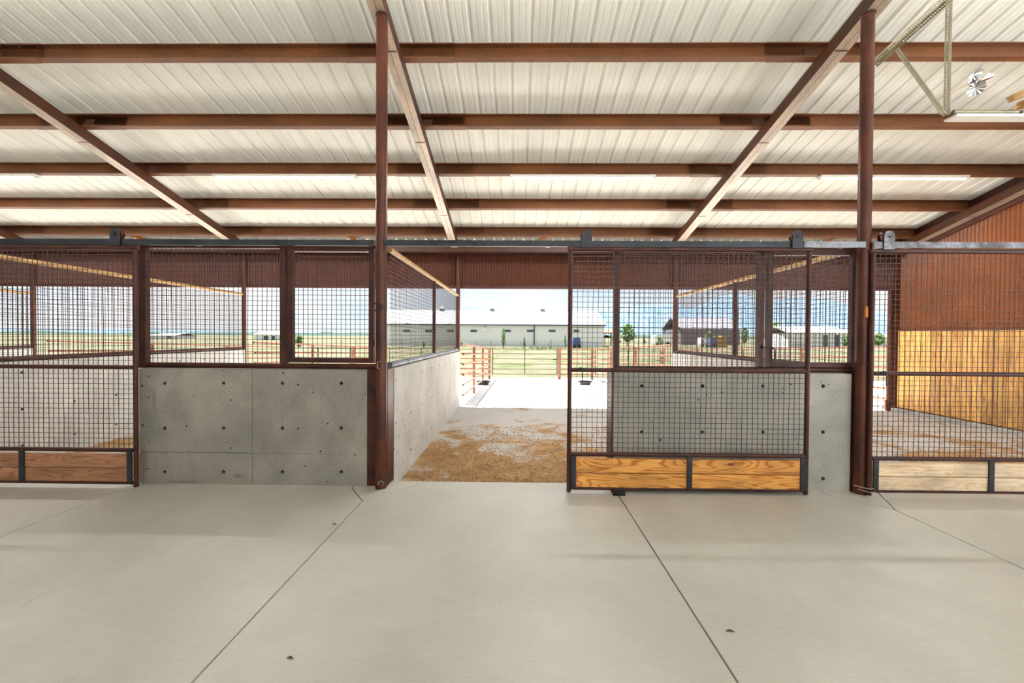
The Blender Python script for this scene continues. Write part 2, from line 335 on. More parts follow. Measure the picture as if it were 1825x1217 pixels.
dl = [(-1.66, YF), (-1.66, -.05), (-1.43, -.37), (-.91, YF)]
dr = [(3.08, YF), (3.08, -.09), (3.42, -.44), (3.72, YF)]
slab([(-3.9, -3), (-1.43, -3), (-1.43, -.37), (-1.66, -.05), (-1.66, YF), (-3.9, YF)])
slab(dl)
slab([(-1.43, -3), (1.0, -3), (1.0, YF), (-.91, YF), (-1.43, -.37)])
slab([(1.0, -3), (3.42, -3), (3.42, -.44), (3.08, -.09), (3.08, YF), (1.0, YF)])
slab(dr)
slab([(3.42, -3), (4.68, -3), (4.68, YF), (3.72, YF), (3.42, -.44)])
slab([(4.68, -3), (8.64, -3), (8.64, YF), (4.68, YF)])
slab([(-6.35, -3), (-3.9, -3), (-3.9, YF), (-6.35, YF)])
slab([(-8.8, -3), (-6.35, -3), (-6.35, YF), (-8.8, YF)])
slab([(-16, -3), (-8.8, -3), (-8.8, YF), (-16, YF)])
for x0, x1 in ((-16, -8.8), (-8.8, -3.9), (-3.9, -1.43), (-1.43, 1.0), (1.0, 3.42), (3.42, 8.64)):
    slab([(x0, -11), (x1, -11), (x1, -3), (x0, -3)])

wl_ = struct(MB().box(-16.2, -16, -11, 5.3, -.2, 6).build('wall_left_light_block', M_corr), 'unseen wall added to stop light entering from the far left')  # added out of view to shut out side light; the aisle runs on
wq = struct(MB().box(-16, -.5, -11.3, -11.1, -.2, 1.3).box(-16, -.5, -11.3, -11.1, 3.2, 5.0).build('wall_rear_light_block', M_conc), 'unseen stand-in for rear stall fronts, gapped to shape the light')  # unseen; its gap and open right end are shaped to steer the light
# ------------------------------------------------------------------ grounds
def gz(y):
    if y < 5.4: return GZ
    if y < 15.5: return GZ-.042*(y-5.4)
    if y < 24: return GZ-.424-.010*(y-15.5)
    return GZ-.509
def grid_ground(name, x0, x1, ys, nx, mat, label, amp=0.0):
    vs = []; fs = []; ny = len(ys)
    for j, y in enumerate(ys):
        for i in range(nx+1):
            x = x0+(x1-x0)*i/nx; edge = i in (0, nx) or j in (0, ny-1)
            vs.append((x, y, gz(y)+(0 if edge else random.uniform(-amp, amp))))
    for j in range(ny-1):
        for i in range(nx): a = j*(nx+1)+i; fs.append((a, a+1, a+nx+2, a+nx+1))
    return struct(MB().add(vs, fs).build(name, mat, smooth=True), label)
grid_ground('stall_ground', -16, 8.60, [.14+.0867*i for i in range(61)], 300, M_dirt, 'stall floor of grey dirt strewn with golden wood shavings', .006)
grid_ground('paddock_ground', -60, 60, [5.34, 5.4, 7, 9, 11, 13, 15.5, 16.2], 60, M_pad2, 'pale sunlit dirt paddocks outside the stalls', .004)
grid_ground('pasture', -1500, 1500, [16.2, 20, 24, 40, 80, 160, 400, 2500], 8, M_grass, 'patchy green and tan pasture beyond the paddocks')
struct(MB().add([(-60, -60, GZ), (60, -60, GZ), (60, -11, GZ), (-60, -11, GZ), (-60, 5.34, GZ), (-16, 5.34, GZ), (-16, -11, GZ), (8.7, -11, GZ), (60, 5.34, GZ), (8.7, 5.34, GZ)],
                [(0, 1, 2, 7, 6, 3), (3, 6, 5, 4), (7, 2, 8, 9)]).build('yard_ground', M_pad), 'pale dirt yard behind and beside the barn')
# loose shavings
mbc = MB()
def chips(nn, xa, xb, ya, yb):
    for _ in range(nn):
        x = random.uniform(xa, xb); y = ya+(yb-ya)*random.random()**1.6; z = GZ+.006; a = random.uniform(0, 6.28); l = random.uniform(.006, .018); q = l*random.uniform(.25, .5); h = random.uniform(.002, .009)
        c_, s_ = math.cos(a), math.sin(a)
        P = [(x+c_*l-s_*0, y+s_*l, z+h), (x-s_*q, y+c_*q, z+h*1.6), (x-c_*l, y-s_*l, z+h*.5), (x+s_*q, y-c_*q, z)]
        mbc.add(P, [(0, 1, 2), (0, 2, 3)])
chips(9000, -1.22, 3.3, .2, 3.2); chips(5000, 3.8, 8.4, .2, 4.0); chips(1500, -6, -1.5, .2, 3)
o = mbc.build('wood_shavings', M_chip, fix=False); o['kind'] = 'stuff'; tag(o, 'loose golden wood shavings scattered over the stall dirt', 'shavings')
rockm = MB()

# ------------------------------------------------------------------ ceiling sheets
ceil = struct(empty('ceiling', (0, -5.6, 0)), 'off white ribbed metal roof underside')
P9 = .2286
def prof(n_ribs, lift):
    p = []; x = 0.0
    for k in range(n_ribs):
        p += [(x-.026, 0), (x-.009, .021), (x+.009, .021), (x+.026, 0)]
        for q in (.333, .667): c_ = x+P9*q; p += [(c_-.012, 0), (c_-.007, .0022), (c_+.007, .0022), (c_+.012, 0)]
        x += P9
    p += [(x-.026, 0), (x-.009, .021), (x+.009, .021), (x+.022, .004)]
    return [(a, b+lift) for a, b in p]
proto = {}
YE, YR = 5.62, -5.6
x = 8.60-4*P9; k = 0; panels = []
while x > -16:
    key = k % 2
    if key not in proto:
        mb = MB(); fn = lambda a, b, t: (a, t+SA*b, roof_z(t)+CA*b)
        pf = prof(4, 0.0005+.0022*key)
        mb.sheet(pf, fn, YR, YE)
        mb.sheet([(a, b+.0012) for a, b in pf][::-1], fn, YR, YE)
        ob = mb.build('roof_panel', M_roof, ceil, fix=False); proto[key] = ob; ob.location = (x, 0, 0)
    else:
        ob = proto[key].copy(); col.objects.link(ob); ob.parent = ceil; ob.location = (x, 0, 0)
    panels.append(ob); x -= 4*P9; k += 1
MBr = MB().add([(-16.5, YR, roof_z(YR)+.03), (8.9, YR, roof_z(YR)+.03), (8.9, -16.4, roof_z(YR)-.25*10.8), (-16.5, -16.4, roof_z(YR)-.25*10.8)], [(0, 1, 2, 3)])
MBr.add([(-16.5, YR+.1, roof_z(YR)+.05), (8.9, YR+.1, roof_z(YR)+.05), (8.9, YR-.1, roof_z(YR)+.05), (-16.5, YR-.1, roof_z(YR)+.05)], [(0, 1, 2, 3)])
kid(MBr, 'rear_slope', M_roof, ceil)

# ------------------------------------------------------------------ rafters and purlins
def rp_(a, nd, x, y0):
    """point: a upslope (towards the viewer), nd down from the roof sheet, at base y0"""
    return (x, y0-CA*a-SA*nd, roof_z(y0)+SA*a-CA*nd)
rlab = ['brown steel rafter at the far left edge, only its lower end seen', 'brown steel rafter slanting from the upper left corner',
        'brown steel rafter over the left round post', 'brown steel rafter over the right round post', 'brown steel rafter against the corrugated right end wall']
for bx, lb in zip(BX, rlab):
    xr = bx-.03 if bx < 8 else 8.50
    r = tag(empty('rafter', (xr, 5.0, roof_z(5.0))), lb, 'rafter', None)
    for sgn in (-1, 1):
        mb = MB(); Lr = 5.0/CA+5.4/CA
        # C channel half, its flanges meeting at the centre seam
        xa = xr+sgn*.076; xi = xr+sgn*.0025
        for q_, (u0, u1, n0, n1) in enumerate((((xa-sgn*.006), xa, .215, .3665), (xi, xa, .215, .221), (xi, xa, .367, .373))):
            vs = []; mb = mb if q_ < 2 else MB()
            for a in (0, Lr):
                for uu, nn in ((u0, n0), (u1, n0), (u1, n1), (u0, n1)): vs.append(rp_(a, nn, uu, 4.985))
            mb.add(vs, [(0, 1, 2, 3), (7, 6, 5, 4), (0, 4, 5, 1), (1, 5, 6, 2), (2, 6, 7, 3), (3, 7, 4, 0)])
            if q_ == 1: kid(mb, 'channel', M_rside, r)
        kid(mb, 'bottom_flange', M_raf, r, label='lighter grey scaled underside flange')
    for a in (1.35, 3.3, 4.7, 6.1):
        mb = MB(); p = [Vector(rp_(a+d, .3735, xr+u, 4.985)) for d, u in ((-.006, -.07), (-.006, .07), (.006, .07), (.006, -.07))]
        q = [Vector(rp_(a+d, .3765, xr+u, 4.985)) for d, u in ((-.006, -.07), (-.006, .07), (.006, .07), (.006, -.07))]
        mb.add(p+q, [(0, 1, 2, 3), (7, 6, 5, 4), (0, 4, 5, 1), (1, 5, 6, 2), (2, 6, 7, 3), (3, 7, 4, 0)]); kid(mb, 'weld_seam', M_post, r)
PY = [.634, 1.66, 2.687, 3.697, 4.738]
pl = ['brown steel purlin highest in view, nearest the viewer', 'brown steel purlin second from the top of the view', 'brown steel purlin third from the top, carrying the strip lights',
      'brown steel purlin fourth from the top, below the strip lights', 'brown steel purlin lowest in view, just above the gate track']
FLW = .065; DW = .210
def cchan(mb, x0, x1, y0, d=DW, lip=.016, fw=FLW, grow=0.0):
    # C facing the viewer; (upslope, down) outline; y0 = web line at the roof
    t = .004; g = grow
    P = [(fw+g, 0.002-g), (fw+g, lip), (fw+g-t, lip), (fw+g-t, .002+t), (t, .002+t), (t, d-t), (fw+g-t, d-t), (fw+g-t, d-lip), (fw+g, d-lip), (fw+g, d+g), (-g, d+g), (-g, .002-g)]
    m = len(P); vs = [rp_(a, b, x0, y0) for a, b in P]+[rp_(a, b, x1, y0) for a, b in P]
    # side strips only, plus quads for the ends
    fs = [(i, (i+1) % m, (i+1) % m+m, i+m) for i in range(m)]
    for ends in (0, m):
        for q in ((0, 1, 2, 3), (3, 4, 11, 0), (4, 5, 10, 11), (5, 6, 9, 10), (6, 7, 8, 9)): fs.append(tuple(ends+i for i in q))
    mb.add(vs, fs)
scr = None
for pi_, (py, lb) in enumerate(zip(PY, pl)):
    yw = py+FLW*CA
    r = tag(empty('purlin', (0, yw, roof_z(yw))), lb, 'beam', None)
    spans = [(-16, BX[0]-.03)]+[(BX[i]-.03, (BX[i+1]-.03) if i < 3 else 8.595) for i in range(4)]
    for (a, b) in spans:
        mb = MB(); cchan(mb, a, b, yw); kid(mb, 'purlin_section', M_pur, r)
    for bx in BX[:4]:
        mb = MB(); cchan(mb, bx-.65, bx+.62, yw, DW+.001, .018, FLW, .003); kid(mb, 'lap_sleeve', M_pur, r)
        sg = 1 if bx < 0 else -1; a = bx-.03+sg*.03; b = bx-.03+sg*.17
        mb = MB(); mb.add([rp_(u_, n_, x_, yw) for x_ in (a, b) for u_, n_ in ((.006, .05), (.012, .05), (.012, DW), (.006, DW))], [(0, 1, 2, 3), (7, 6, 5, 4), (0, 4, 5, 1), (1, 5, 6, 2), (2, 6, 7, 3), (3, 7, 4, 0)]); kid(mb, 'cleat', M_rside, r)
    # screw tips under every roof rib
    xs = 8.60-P9/2
    while xs > -12.5:
        if xs < 8.55:
            p0 = Vector(rp_(FLW*.55, .006, xs, yw)); p1 = Vector(rp_(FLW*.55, .020, xs, yw))
            if scr is None:
                s_ = MB().tube([p0-p0, p1-p0], .0028, 5); so_ = s_.build('screw', M_galv, None); scr = so_.data; so_.parent = r; so_.location = p0-Vector(r.location)
            else:
                so_ = bpy.data.objects.new('screw', scr); col.objects.link(so_); so_.parent = r; so_.location = p0-Vector(r.location)
        xs -= P9
# short struts between the last purlin and the eave
for xx, lb in ((-8.7, 'orange steel strut below the lowest purlin, left of the first gate roller'), (-3.75, 'orange steel strut below the lowest purlin, left of the left post'),
               (.59, 'orange steel strut below the lowest purlin, over the open doorway'), (7.0, 'orange steel strut below the lowest purlin, near the right post')):
    y0 = 4.738+.08; mb = MB(); a = Vector((xx, y0+.02, roof_z(y0)-.13)); b = Vector((xx, 5.34, roof_z(5.34)-.10)); mb.bar(a, b, .085, .006); mb.bar(a+Vector((.04, 0, .03)), b+Vector((.04, 0, .03)), .006, .06)
    tag(mb.build('eave_strut', M_orange), lb, 'strut')

# ------------------------------------------------------------------ outer header wall and right end wall
def corr(mb, u0, u1, z0, z1, fn, pitch=.0677, amp=.011, n=8):
    u = u0; prev = []
    N = int((u1-u0)/pitch*n); vs = []; fs = []
    for i in range(N+1):
        u = u0+(u1-u0)*i/N; d = amp*math.cos(2*math.pi*(u-u0)/pitch)
        zt = z1(u) if callable(z1) else z1
        vs += [fn(u, d, z0), fn(u, d, zt)]
    for i in range(N): fs.append((2*i, 2*i+2, 2*i+3, 2*i+1))
    mb.add(vs, fs)
mb = MB(); corr(mb, -16, 8.665, 2.70, roof_z(5.37)-.005, lambda u, d, z: (u, 5.37+d, z), amp=.014); wb = struct(mb.build('wall_back', M_corr, smooth=True, fix=False), 'brown corrugated metal header above the stall openings')
kid(MB().box(-16, 8.64, 5.33, 5.40, 2.645, 2.715), 'bottom_trim', M_trim, wb)
kid(MB().box(-16, 8.56, 5.315, 5.352, 3.415, 3.49), 'girt', M_steel, wb)
kid(MB().box(-16, 8.57, 4.90, 4.92, 3.40, 3.66).box(-16, 8.57, 4.90, 5.0, 3.40, 3.41).box(-16, 8.57, 4.90, 5.0, 3.645, 3.655), 'eave_beam', M_rside, wb)
# right end wall
XE = 8.66
mb = MB(); corr(mb, -.6, 5.40, -.1, lambda u: roof_z(u)-.02, lambda u, d, z: (XE+d, u, z), amp=.019); wr = struct(mb.build('wall_right', M_corr2, smooth=True, fix=False), 'brown corrugated end wall with pine plank wainscot')
mb = MB(); mb.add([rp_(a, nn, xx, 5.0) for a in (0, 5.8) for xx, nn in ((8.60, .32), (8.635, .32), (8.635, .45), (8.60, .45))], [(0, 1, 2, 3), (7, 6, 5, 4), (0, 4, 5, 1), (1, 5, 6, 2), (2, 6, 7, 3), (3, 7, 4, 0)]); kid(mb, 'rake_trim', M_trim, wr)
mb = MB(); mb.add([rp_(a, nn, xx, 5.3) for a in (0, 6.1) for xx, nn in ((8.60, .003), (8.635, .003), (8.635, .31), (8.60, .31))], [(0, 1, 2, 3), (7, 6, 5, 4), (0, 4, 5, 1), (1, 5, 6, 2), (2, 6, 7, 3), (3, 7, 4, 0)]); kid(mb, 'rake_beam', M_steel, wr)
y = 5.10; pp = None
while y > -.5:
    wd = .184
    if pp is None:
        mb = MB(); mb.box(8.585, 8.623, y-wd+.012, y, .005, 1.71)
        pp = kid(mb, 'plank', M_plank, wr); base = y
    else:
        q = pp.copy(); col.objects.link(q); q.parent = wr; q.location = (random.uniform(-.003, .003), y-base, 0)
    y -= wd
kid(MB().box(8.575, 8.635, -.5, 5.12, 1.712, 1.735), 'cap_trim', M_trim, wr)
kid(MB().box(8.47, 8.63, -.5, 5.12, -.25, -.02), 'curb', M_conc, wr, label='low concrete curb under the planks')

# ------------------------------------------------------------------ concrete walls
def hole_cut(mb, c, axis, r=.019, depth=.07):
    PLUGS.append((Vector(c), Vector(axis)))
    c = Vector(c); a = Vector(axis); mb.tube([c-a*.02, c+a*depth*.5, c+a*depth], [r*1.1, r*.95, r*.6], 12)
FARX = [-11.37, -6.375, -1.371, 3.65]
def skew(o, i, base=(0, 0, 0)):
    th = -(FARX[i]-BX[i])/5.05; p = Vector((BX[i], .215, 0)); b = Vector(base); c_, s_ = math.cos(th), math.sin(th)
    q = b-p; o.location = (p.x+q.x*c_-q.y*s_, p.y+q.x*s_+q.y*c_, b.z); o.rotation_euler = (0, 0, th)
PLUGS = []
def wall_box(name, x0, x1, y0, y1, z0, z1, mat, label, cut=None):
    mb = MB(); b = .006
    # chamfered top edges
    prof_ = [(y0, z0), (y1, z0), (y1, z1-b), (y1-b, z1), (y0+b, z1), (y0, z1-b)]
    if (x1-x0) > (y1-y0): mb.prism(prof_, lambda a, c_, t: (t, a, c_), x0, x1)
    else:
        prof_ = [(x0, z0), (x1, z0), (x1, z1-b), (x1-b, z1), (x0+b, z1), (x0, z1-b)]
        mb.prism(prof_, lambda a, c_, t: (a, t, c_), y0, y1)
    o = mb.build(name, mat)
    if cut and cut.v:
        c_ = cut.build('cutter', mat); carve(o, c_)
    for c, a in PLUGS: kid(MB().tube([c+a*.012, c+a*.026], .0165, 12), 'tie_hole_shade_plug', M_plug, o)  # dark plugs that also put the shade inside the holes into colour
    PLUGS.clear()
    return struct(o, label)
# left front wall
xl, xr_ = X(248, 760, 0), X(654, 760, 0)
def zt(px, py): return Z(px, py, 0)
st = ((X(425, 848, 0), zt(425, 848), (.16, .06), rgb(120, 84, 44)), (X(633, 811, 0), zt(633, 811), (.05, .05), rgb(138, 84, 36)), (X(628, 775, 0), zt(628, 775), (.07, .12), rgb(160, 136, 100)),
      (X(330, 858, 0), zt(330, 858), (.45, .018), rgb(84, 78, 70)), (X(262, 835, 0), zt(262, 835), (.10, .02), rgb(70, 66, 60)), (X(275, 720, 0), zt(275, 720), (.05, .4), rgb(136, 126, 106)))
M_cfront_shade = concrete_wall('shaded_front_concrete', st, (140, 136, 127), (174, 169, 159))  # same concrete, this wall's shade put into the colour; stains on top
cut = MB()
for hx in (293, 398, 503, 608):
    for hy in (683, 763, 841): hole_cut(cut, (X(hx, hy, 0), 0, zt(hx, hy)), (0, 1, 0))
cut.box(X(450, 760, 0)-.004, X(450, 760, 0)+.004, -.02, .007, -.3, 1.3)
cz = zt(350, 806); cut.box(xl-.1, X(450, 760, 0)-.008, -.02, .012, cz-.006, cz+.006); cut.box(X(450, 760, 0)+.008, xr_+.1, -.02, .006, cz-.004, cz+.004)
wall_box('wall_front', xl, xr_, 0, .20, -.1, CT, M_cfront_shade, 'grey cast concrete stall wall between the left gate and the left post', cut)
# middle front wall
xm0, xm1 = X(1093, 760, 0), X(1516, 760, 0)
cut = MB()
for hx in (1144, 1252, 1360, 1467):
    for hy in (688, 770, 853): hole_cut(cut, (X(hx, hy, 0), 0, zt(hx, hy)), (0, 1, 0))
xj = X(1307, 760, 0); cut.box(xj-.003, xj+.003, -.02, .004, -.3, 1.3)
wm = wall_box('wall_front', xm0, xm1, 0, .20, -.1, CT, M_conc, 'pale cast concrete stall wall behind the middle sliding gate', cut)
wm['label'] = 'pale cast concrete stall wall behind the middle sliding gate'
kid(MB().box(xm0-.022, xm0, -.005, .205, 0, CT+.01), 'end_plate', M_steel, wm)
plab = ['far left concrete partition wall, seen through two grilles', 'bright concrete partition wall behind the left sliding gate', 'bright concrete partition wall left of the open doorway', 'concrete partition wall right of the doorway, behind the grilles']
for i in range(4):
    bx = BX[i]; xa, xb = (bx-.14, bx+.06) if i < 3 else (bx-.10, bx+.10)
    cut = MB(); side = xb if i < 3 else xa; ax = (-1, 0, 0) if i < 3 else (1, 0, 0)
    if i in (1, 2):
        yy = .28
        for k in range(8):
            for hz in (1.045, .585, .125): hole_cut(cut, (side, yy, hz), ax)
            yy += .61
        for k in range(4):
            yj = .28+.305+.61*(2*k); cut.box(side-.004, side+.02, yj-.003, yj+.003, -.3, 1.4)
    skew(wall_box('wall_partition', xa, xb, .215, 5.20, -.25, CT, M_cpart_lit, plab[i], cut), i)

# ------------------------------------------------------------------ round posts
def post(x, y, z0, z1, r, lb, nm='round_post', mat=M_post):
    e_ = tag(empty(nm, (x, y, z0)), lb, 'post')
    kid(MB().tube([(x, y, z0), (x, y, z1)], r, 28), 'shaft', mat, e_, True)
    return e_
RP = .0555; YP = -.045
pL = post(X(679.5, 640, YP), YP, 0, 4.738, RP, 'tall round brown steel post left of the open doorway')
pR = post(X(1536, 640, YP), YP, 0, 4.738, RP, 'tall round brown steel post between the middle and right gates')
for p in (pL, pR):
    x_, y_ = p.location.x, p.location.y
    mb = MB(); mb.tube([(x_, y_, 4.715), (x_, y_, 4.728)], RP+.008, 28); kid(mb, 'weld_collar', M_steel, p, True)
    # steel end column behind the post capping the concrete
xa, xb = X(654, 760, 0)+.001, X(690.5, 760, 0)
kid(MB().box(xa, xb, .004, .21, 0, CT+.012), 'end_cap', M_steel, pL)
xa2, xb2 = X(1517, 760, 0)+.001, X(1547, 760, 0)
kid(MB().box(xa2, xb2, .0, .21, 0, CT+.012).box(xa2, xa2+.028, -.012, 0, 0, CT-.02), 'end_cap', M_steel, pR)
# ring, staple, hook on the left post
def arc(c, r, a0, a1, n, u, v):
    c, u, v = Vector(c), Vector(u), Vector(v); return [c+u*(r*math.cos(a0+(a1-a0)*i/n))+v*(r*math.sin(a0+(a1-a0)*i/n)) for i in range(n+1)]
yf = YP-RP-.012
c0 = at(671, 547, yf); kid(MB().tube(arc(c0, .038, .5, 2*math.pi-.5, 16, (1, 0, 0), (0, 0, 1)), .006, 7), 'latch_ring', M_steel, pL, True)
c1 = at(678, 547, yf); kid(MB().box(c1.x-.012, c1.x+.018, yf-.008, YP-RP+.02, c1.z-.03, c1.z+.03), 'ring_tab', M_steel, pL)
c2 = at(675, 651, yf); kid(MB().tube([c2+Vector((.03, .03, .035)), c2+Vector((-.005, 0, .035)), c2+Vector((-.012, -.004, .028)), c2+Vector((-.012, -.004, -.028)), c2+Vector((-.005, 0, -.035)), c2+Vector((.02, .03, -.035))], .006, 7), 'staple', M_galv, pL, True)
c3 = at(678.5, 862, yf-.02); c3.z = max(c3.z, .036); kid(MB().tube(arc(c3, .026, -.9, 3.6, 14, (1, 0, 0), (0, 0, 1))+[c3+Vector((-.03, .05, .02))], .0065, 7), 'floor_hook', M_galv, pL, True)
# same fittings on the right post, mostly edge-on
c1 = at(1541, 552, yf+.03); kid(MB().box(c1.x-.012, c1.x+.008, yf-.002, YP-RP+.03, c1.z-.075, c1.z+.03), 'ring_tab', M_orange, pR)
c0 = at(1544, 656, yf); kid(MB().tube(arc(c0, .05, -1.5, 3.5, 16, (1, 0, 0), (0, 0, 1)), .0045, 7), 'latch_ring', M_steel, pR, True)
c3 = at(1546, 872, yf-.02); kid(MB().tube([c3+Vector((-.09, .05, .02)), c3+Vector((0, -.02, .01)), c3+Vector((.045, -.02, .012)), c3+Vector((.05, -.02, -.018)), c3+Vector((0, -.02, -.022)), c3+Vector((-.06, .04, -.01))], .006, 7), 'floor_hook', M_galv, pR, True)
bl = ['round brown post at the outer wall, far left, seen through the left gate', 'round brown post at the outer wall, seen through the left fixed grille', 'round brown post at the outer wall, left edge of the open doorway view',
      'round brown post at the outer wall, seen through the middle gate', 'brown corner post at the outer end of the pine planks']
for i, bx in enumerate(BX):
    xx = FARX[i] if i < 4 else 0
    if i == 4:
        e_ = tag(empty('round_post', (8.5, 5.2, GZ)), bl[i], 'post')
        kid(MB().tube([(8.50, 5.22, GZ), (8.50, 5.22, 2.64)], .045, 20), 'shaft', M_post, e_, True)
        kid(MB().box(8.555, 8.632, 5.13, 5.21, GZ, roof_z(5.2)-.39), 'corner_tube', M_post, e_)
        kid(MB().box(8.41, 8.45, 5.19, 5.23, GZ, .15), 'stake', M_fence, e_)
    else:
        post(xx, 5.265, GZ, roof_z(5.265)-.388, .048, bl[i])

# ------------------------------------------------------------------ wire grilles
def grid_xz(mb, x0, x1, z0, z1, y, s=.0502, r=.0030, off=None, wob=0.0, sx_=0.0):
    nx = max(1, round((x1-x0)/s)); nz = max(1, round((z1-z0)/s))
    for i in range(1, nx):
        x = x0+(x1-x0)*i/nx; ph = random.uniform(-wob, wob)
        mb.tube([(x, y, z0), (x+ph, y, z0*.67+z1*.33), (x-ph*.5, y, z0*.33+z1*.67), (x, y, z1)], r, 4, False)
    for j in range(1, nz):
        z = z0+(z1-z0)*j/nz; mb.tube([(x0, y-2*r*.9, z), (x1, y-2*r*.9, z)], r, 4, False)
def grid_yz(mb, y0, y1, z0, z1, x, s=.0502, r=.0030):
    ny = round((y1-y0)/s); nz = round((z1-z0)/s)
    for i in range(1, ny):
        y = y0+(y1-y0)*i/ny; mb.tube([(x, y, z0), (x, y, z1)], r, 4, False)
    for j in range(1, nz):
        z = z0+(z1-z0)*j/nz; mb.tube([(x-2*r*.9, y0, z), (x-2*r*.9, y1, z)], r, 4, False)
gl = ['wire mesh grille on the far left partition wall', 'wire mesh grille on the partition behind the left gate', 'wire mesh grille on the partition wall left of the open doorway', 'wire mesh grille on the partition behind the middle gate']
for i in range(4):
    bx = BX[i]; e_ = tag(empty('partition_grille', (bx, .25, CT)), gl[i], 'grille')
    kid(MB().tube([(bx, .235, 1.222), (bx, 5.19, 1.222)], .034, 14), 'bottom_rail', M_silver if i == 2 else M_steel, e_, True)
    kid(MB().tube([(bx, .235, 2.462), (bx, 5.19, 2.475)], .030, 14), 'top_rail', M_tan, e_, True, label='pale speckled top pipe')
    kid(MB().tube([(bx, 2.57, 1.245), (bx, 2.57, 2.44)], .028, 14), 'mid_post', M_steel, e_, True)
    mb = MB(); grid_yz(mb, .24, 5.18, 1.25, 2.437, bx); kid(mb, 'wire_mesh', M_wire, e_, stuff=True); skew(e_, i, e_.location)

YFm = .07     # plane of the fixed grille frames
def tbar(mb, x0, x1, y0, y1, z0, z1): mb.box(x0, x1, y0, y1, z0, z1)
def fixed_front(pxs, zpx, lb, wlb, side):
    """pxs: pixel columns of the upright edges; zpx: pixel rows"""
    g = lambda px, py=545: X(px, py, YFm)
    x0a, x0b, x1a, x1b, wx0, wx1, xend = [g(p) for p in pxs]
    zb0, zb1 = CT+.004, CT+.062
    ztop = Z(pxs[0], zpx[0], YFm)
    e_ = tag(empty('stall_front_grille', (x0a, YFm, CT)), lb, 'grille')
    kid(MB().box(x0a, x0b, YFm-.03, YFm+.03, zb0, ztop), 'upright', M_steel, e_)
    kid(MB().box(x1a, x1b, YFm-.03, YFm+.03, zb1, ztop), 'upright', M_steel, e_)
    kid(MB().tube([(x0b, YFm, (zb0+zb1)/2), (xend, YFm, (zb0+zb1)/2)], .029, 14), 'bottom_bar', M_steel, e_, True)
    kid(MB().box(x0b, xend, YFm-.02, YFm+.02, ztop-.03, ztop), 'top_bar', M_steel, e_)
    mb = MB(); grid_xz(mb, x0b, x1a, zb1-.005, ztop-.02, YFm, wob=.004); kid(mb, 'wire_mesh', M_wire, e_, stuff=True)
    # hinged feed door
    d = tag(empty('feed_door', (wx1, YFm, zb1)), wlb, 'hatch')
    dt = Z(pxs[4], zpx[1], YFm); db = Z(pxs[4], zpx[2], YFm); s = .052
    kid(MB().box(wx0, wx0+s, YFm-.026, YFm+.026, db, dt), 'stile', M_steel, d)
    kid(MB().box(wx1-s, wx1, YFm-.026, YFm+.026, db, dt), 'stile', M_steel, d)
    kid(MB().box(wx0+s, wx1-s, YFm-.026, YFm+.026, dt-s, dt), 'rail', M_steel, d)
    kid(MB().box(wx0+s, wx1-s, YFm-.026, YFm+.026, db, db+s*.95), 'rail', M_steel, d)
    mb = MB(); grid_xz(mb, wx0+s, wx1-s, db+s*.95, dt-s, YFm, wob=.002); kid(mb, 'wire_mesh', M_wire, d, stuff=True)
    for hz in (.82, .18):
        z_ = db+(dt-db)*hz; kid(MB().tube([(wx1+.004, YFm-.032, z_-.04), (wx1+.004, YFm-.032, z_+.04)], .010, 10), 'hinge', M_steel, d, True)
    hx = wx0+.02+(.012 if side else 0); hz = db+.20
    kid(MB().tube([(wx0-.05, YFm-.04, hz), (hx, YFm-.045, hz), (hx+.02, YFm-.05, hz-.01), (hx+.03, YFm-.055, hz-.06), (hx+.028, YFm-.055, hz-.12), (hx+.018, YFm-.05, hz-.15)], .0065, 7), 'latch_handle', M_dark, d, True)
    kid(MB().tube([(wx0-.055, YFm-.036, hz-.02), (wx0-.055, YFm-.036, hz+.02)], .013, 8), 'latch_keeper', M_steel, d, True)
fixed_front((250.5, 263.5, 501.5, 512, 514.8, 667.5, 671), (437, 439.5, 645.5), 'fixed brown wire mesh grille above the left concrete wall', 'hinged mesh feed door beside the left round post', 0)
fixed_front((1093.5, 1103.5, 1349.5, 1359, 1366, 1524, 1528), (441, 446, 653.5), 'fixed brown wire mesh grille above the middle concrete wall', 'hinged mesh feed door beside the right round post', 1)

# ------------------------------------------------------------------ gate track
YT = -.12; TH = .029
def track(xa, xb, zc, lb, mat, brackets):
    e_ = tag(empty('gate_track', (xa, YT, zc)), lb, 'rail')
    kid(MB().box(xa, xb, YT-.012, YT+.012, zc-TH, zc+TH), 'track_bar', mat, e_)
    for b in brackets:
        kid(MB().box(b-.022, b+.022, YT+.012, YT+.07, zc-TH*.95, zc+TH*.95), 'standoff', M_steel, e_)
    return e_
zc = Z(912, 434.0, YT)
tr1 = track(-16, pL.location.x-RP*.98, zc, 'dark flat steel gate track over the left stall front', M_dark, (-7.5, -5.2, -3.2))
tr2 = track(pL.location.x+RP*.98, X(1541, 436, YT), zc, 'dark flat steel gate track over the doorway and middle gate', M_dark, (X(1504, 436, YT), .3))
kid(MB().box(X(1432, 436, YT), X(1541, 436, YT), YT-.0135, YT-.0122, zc-TH, zc+TH), 'worn_face', M_silver, tr2, label='bare scraped end of the track')
tr3 = track(X(1556, 437, YT), 8.2, zc, 'pale weathered steel gate track over the right gate', M_silver, (X(1566, 436, YT), 6.4))

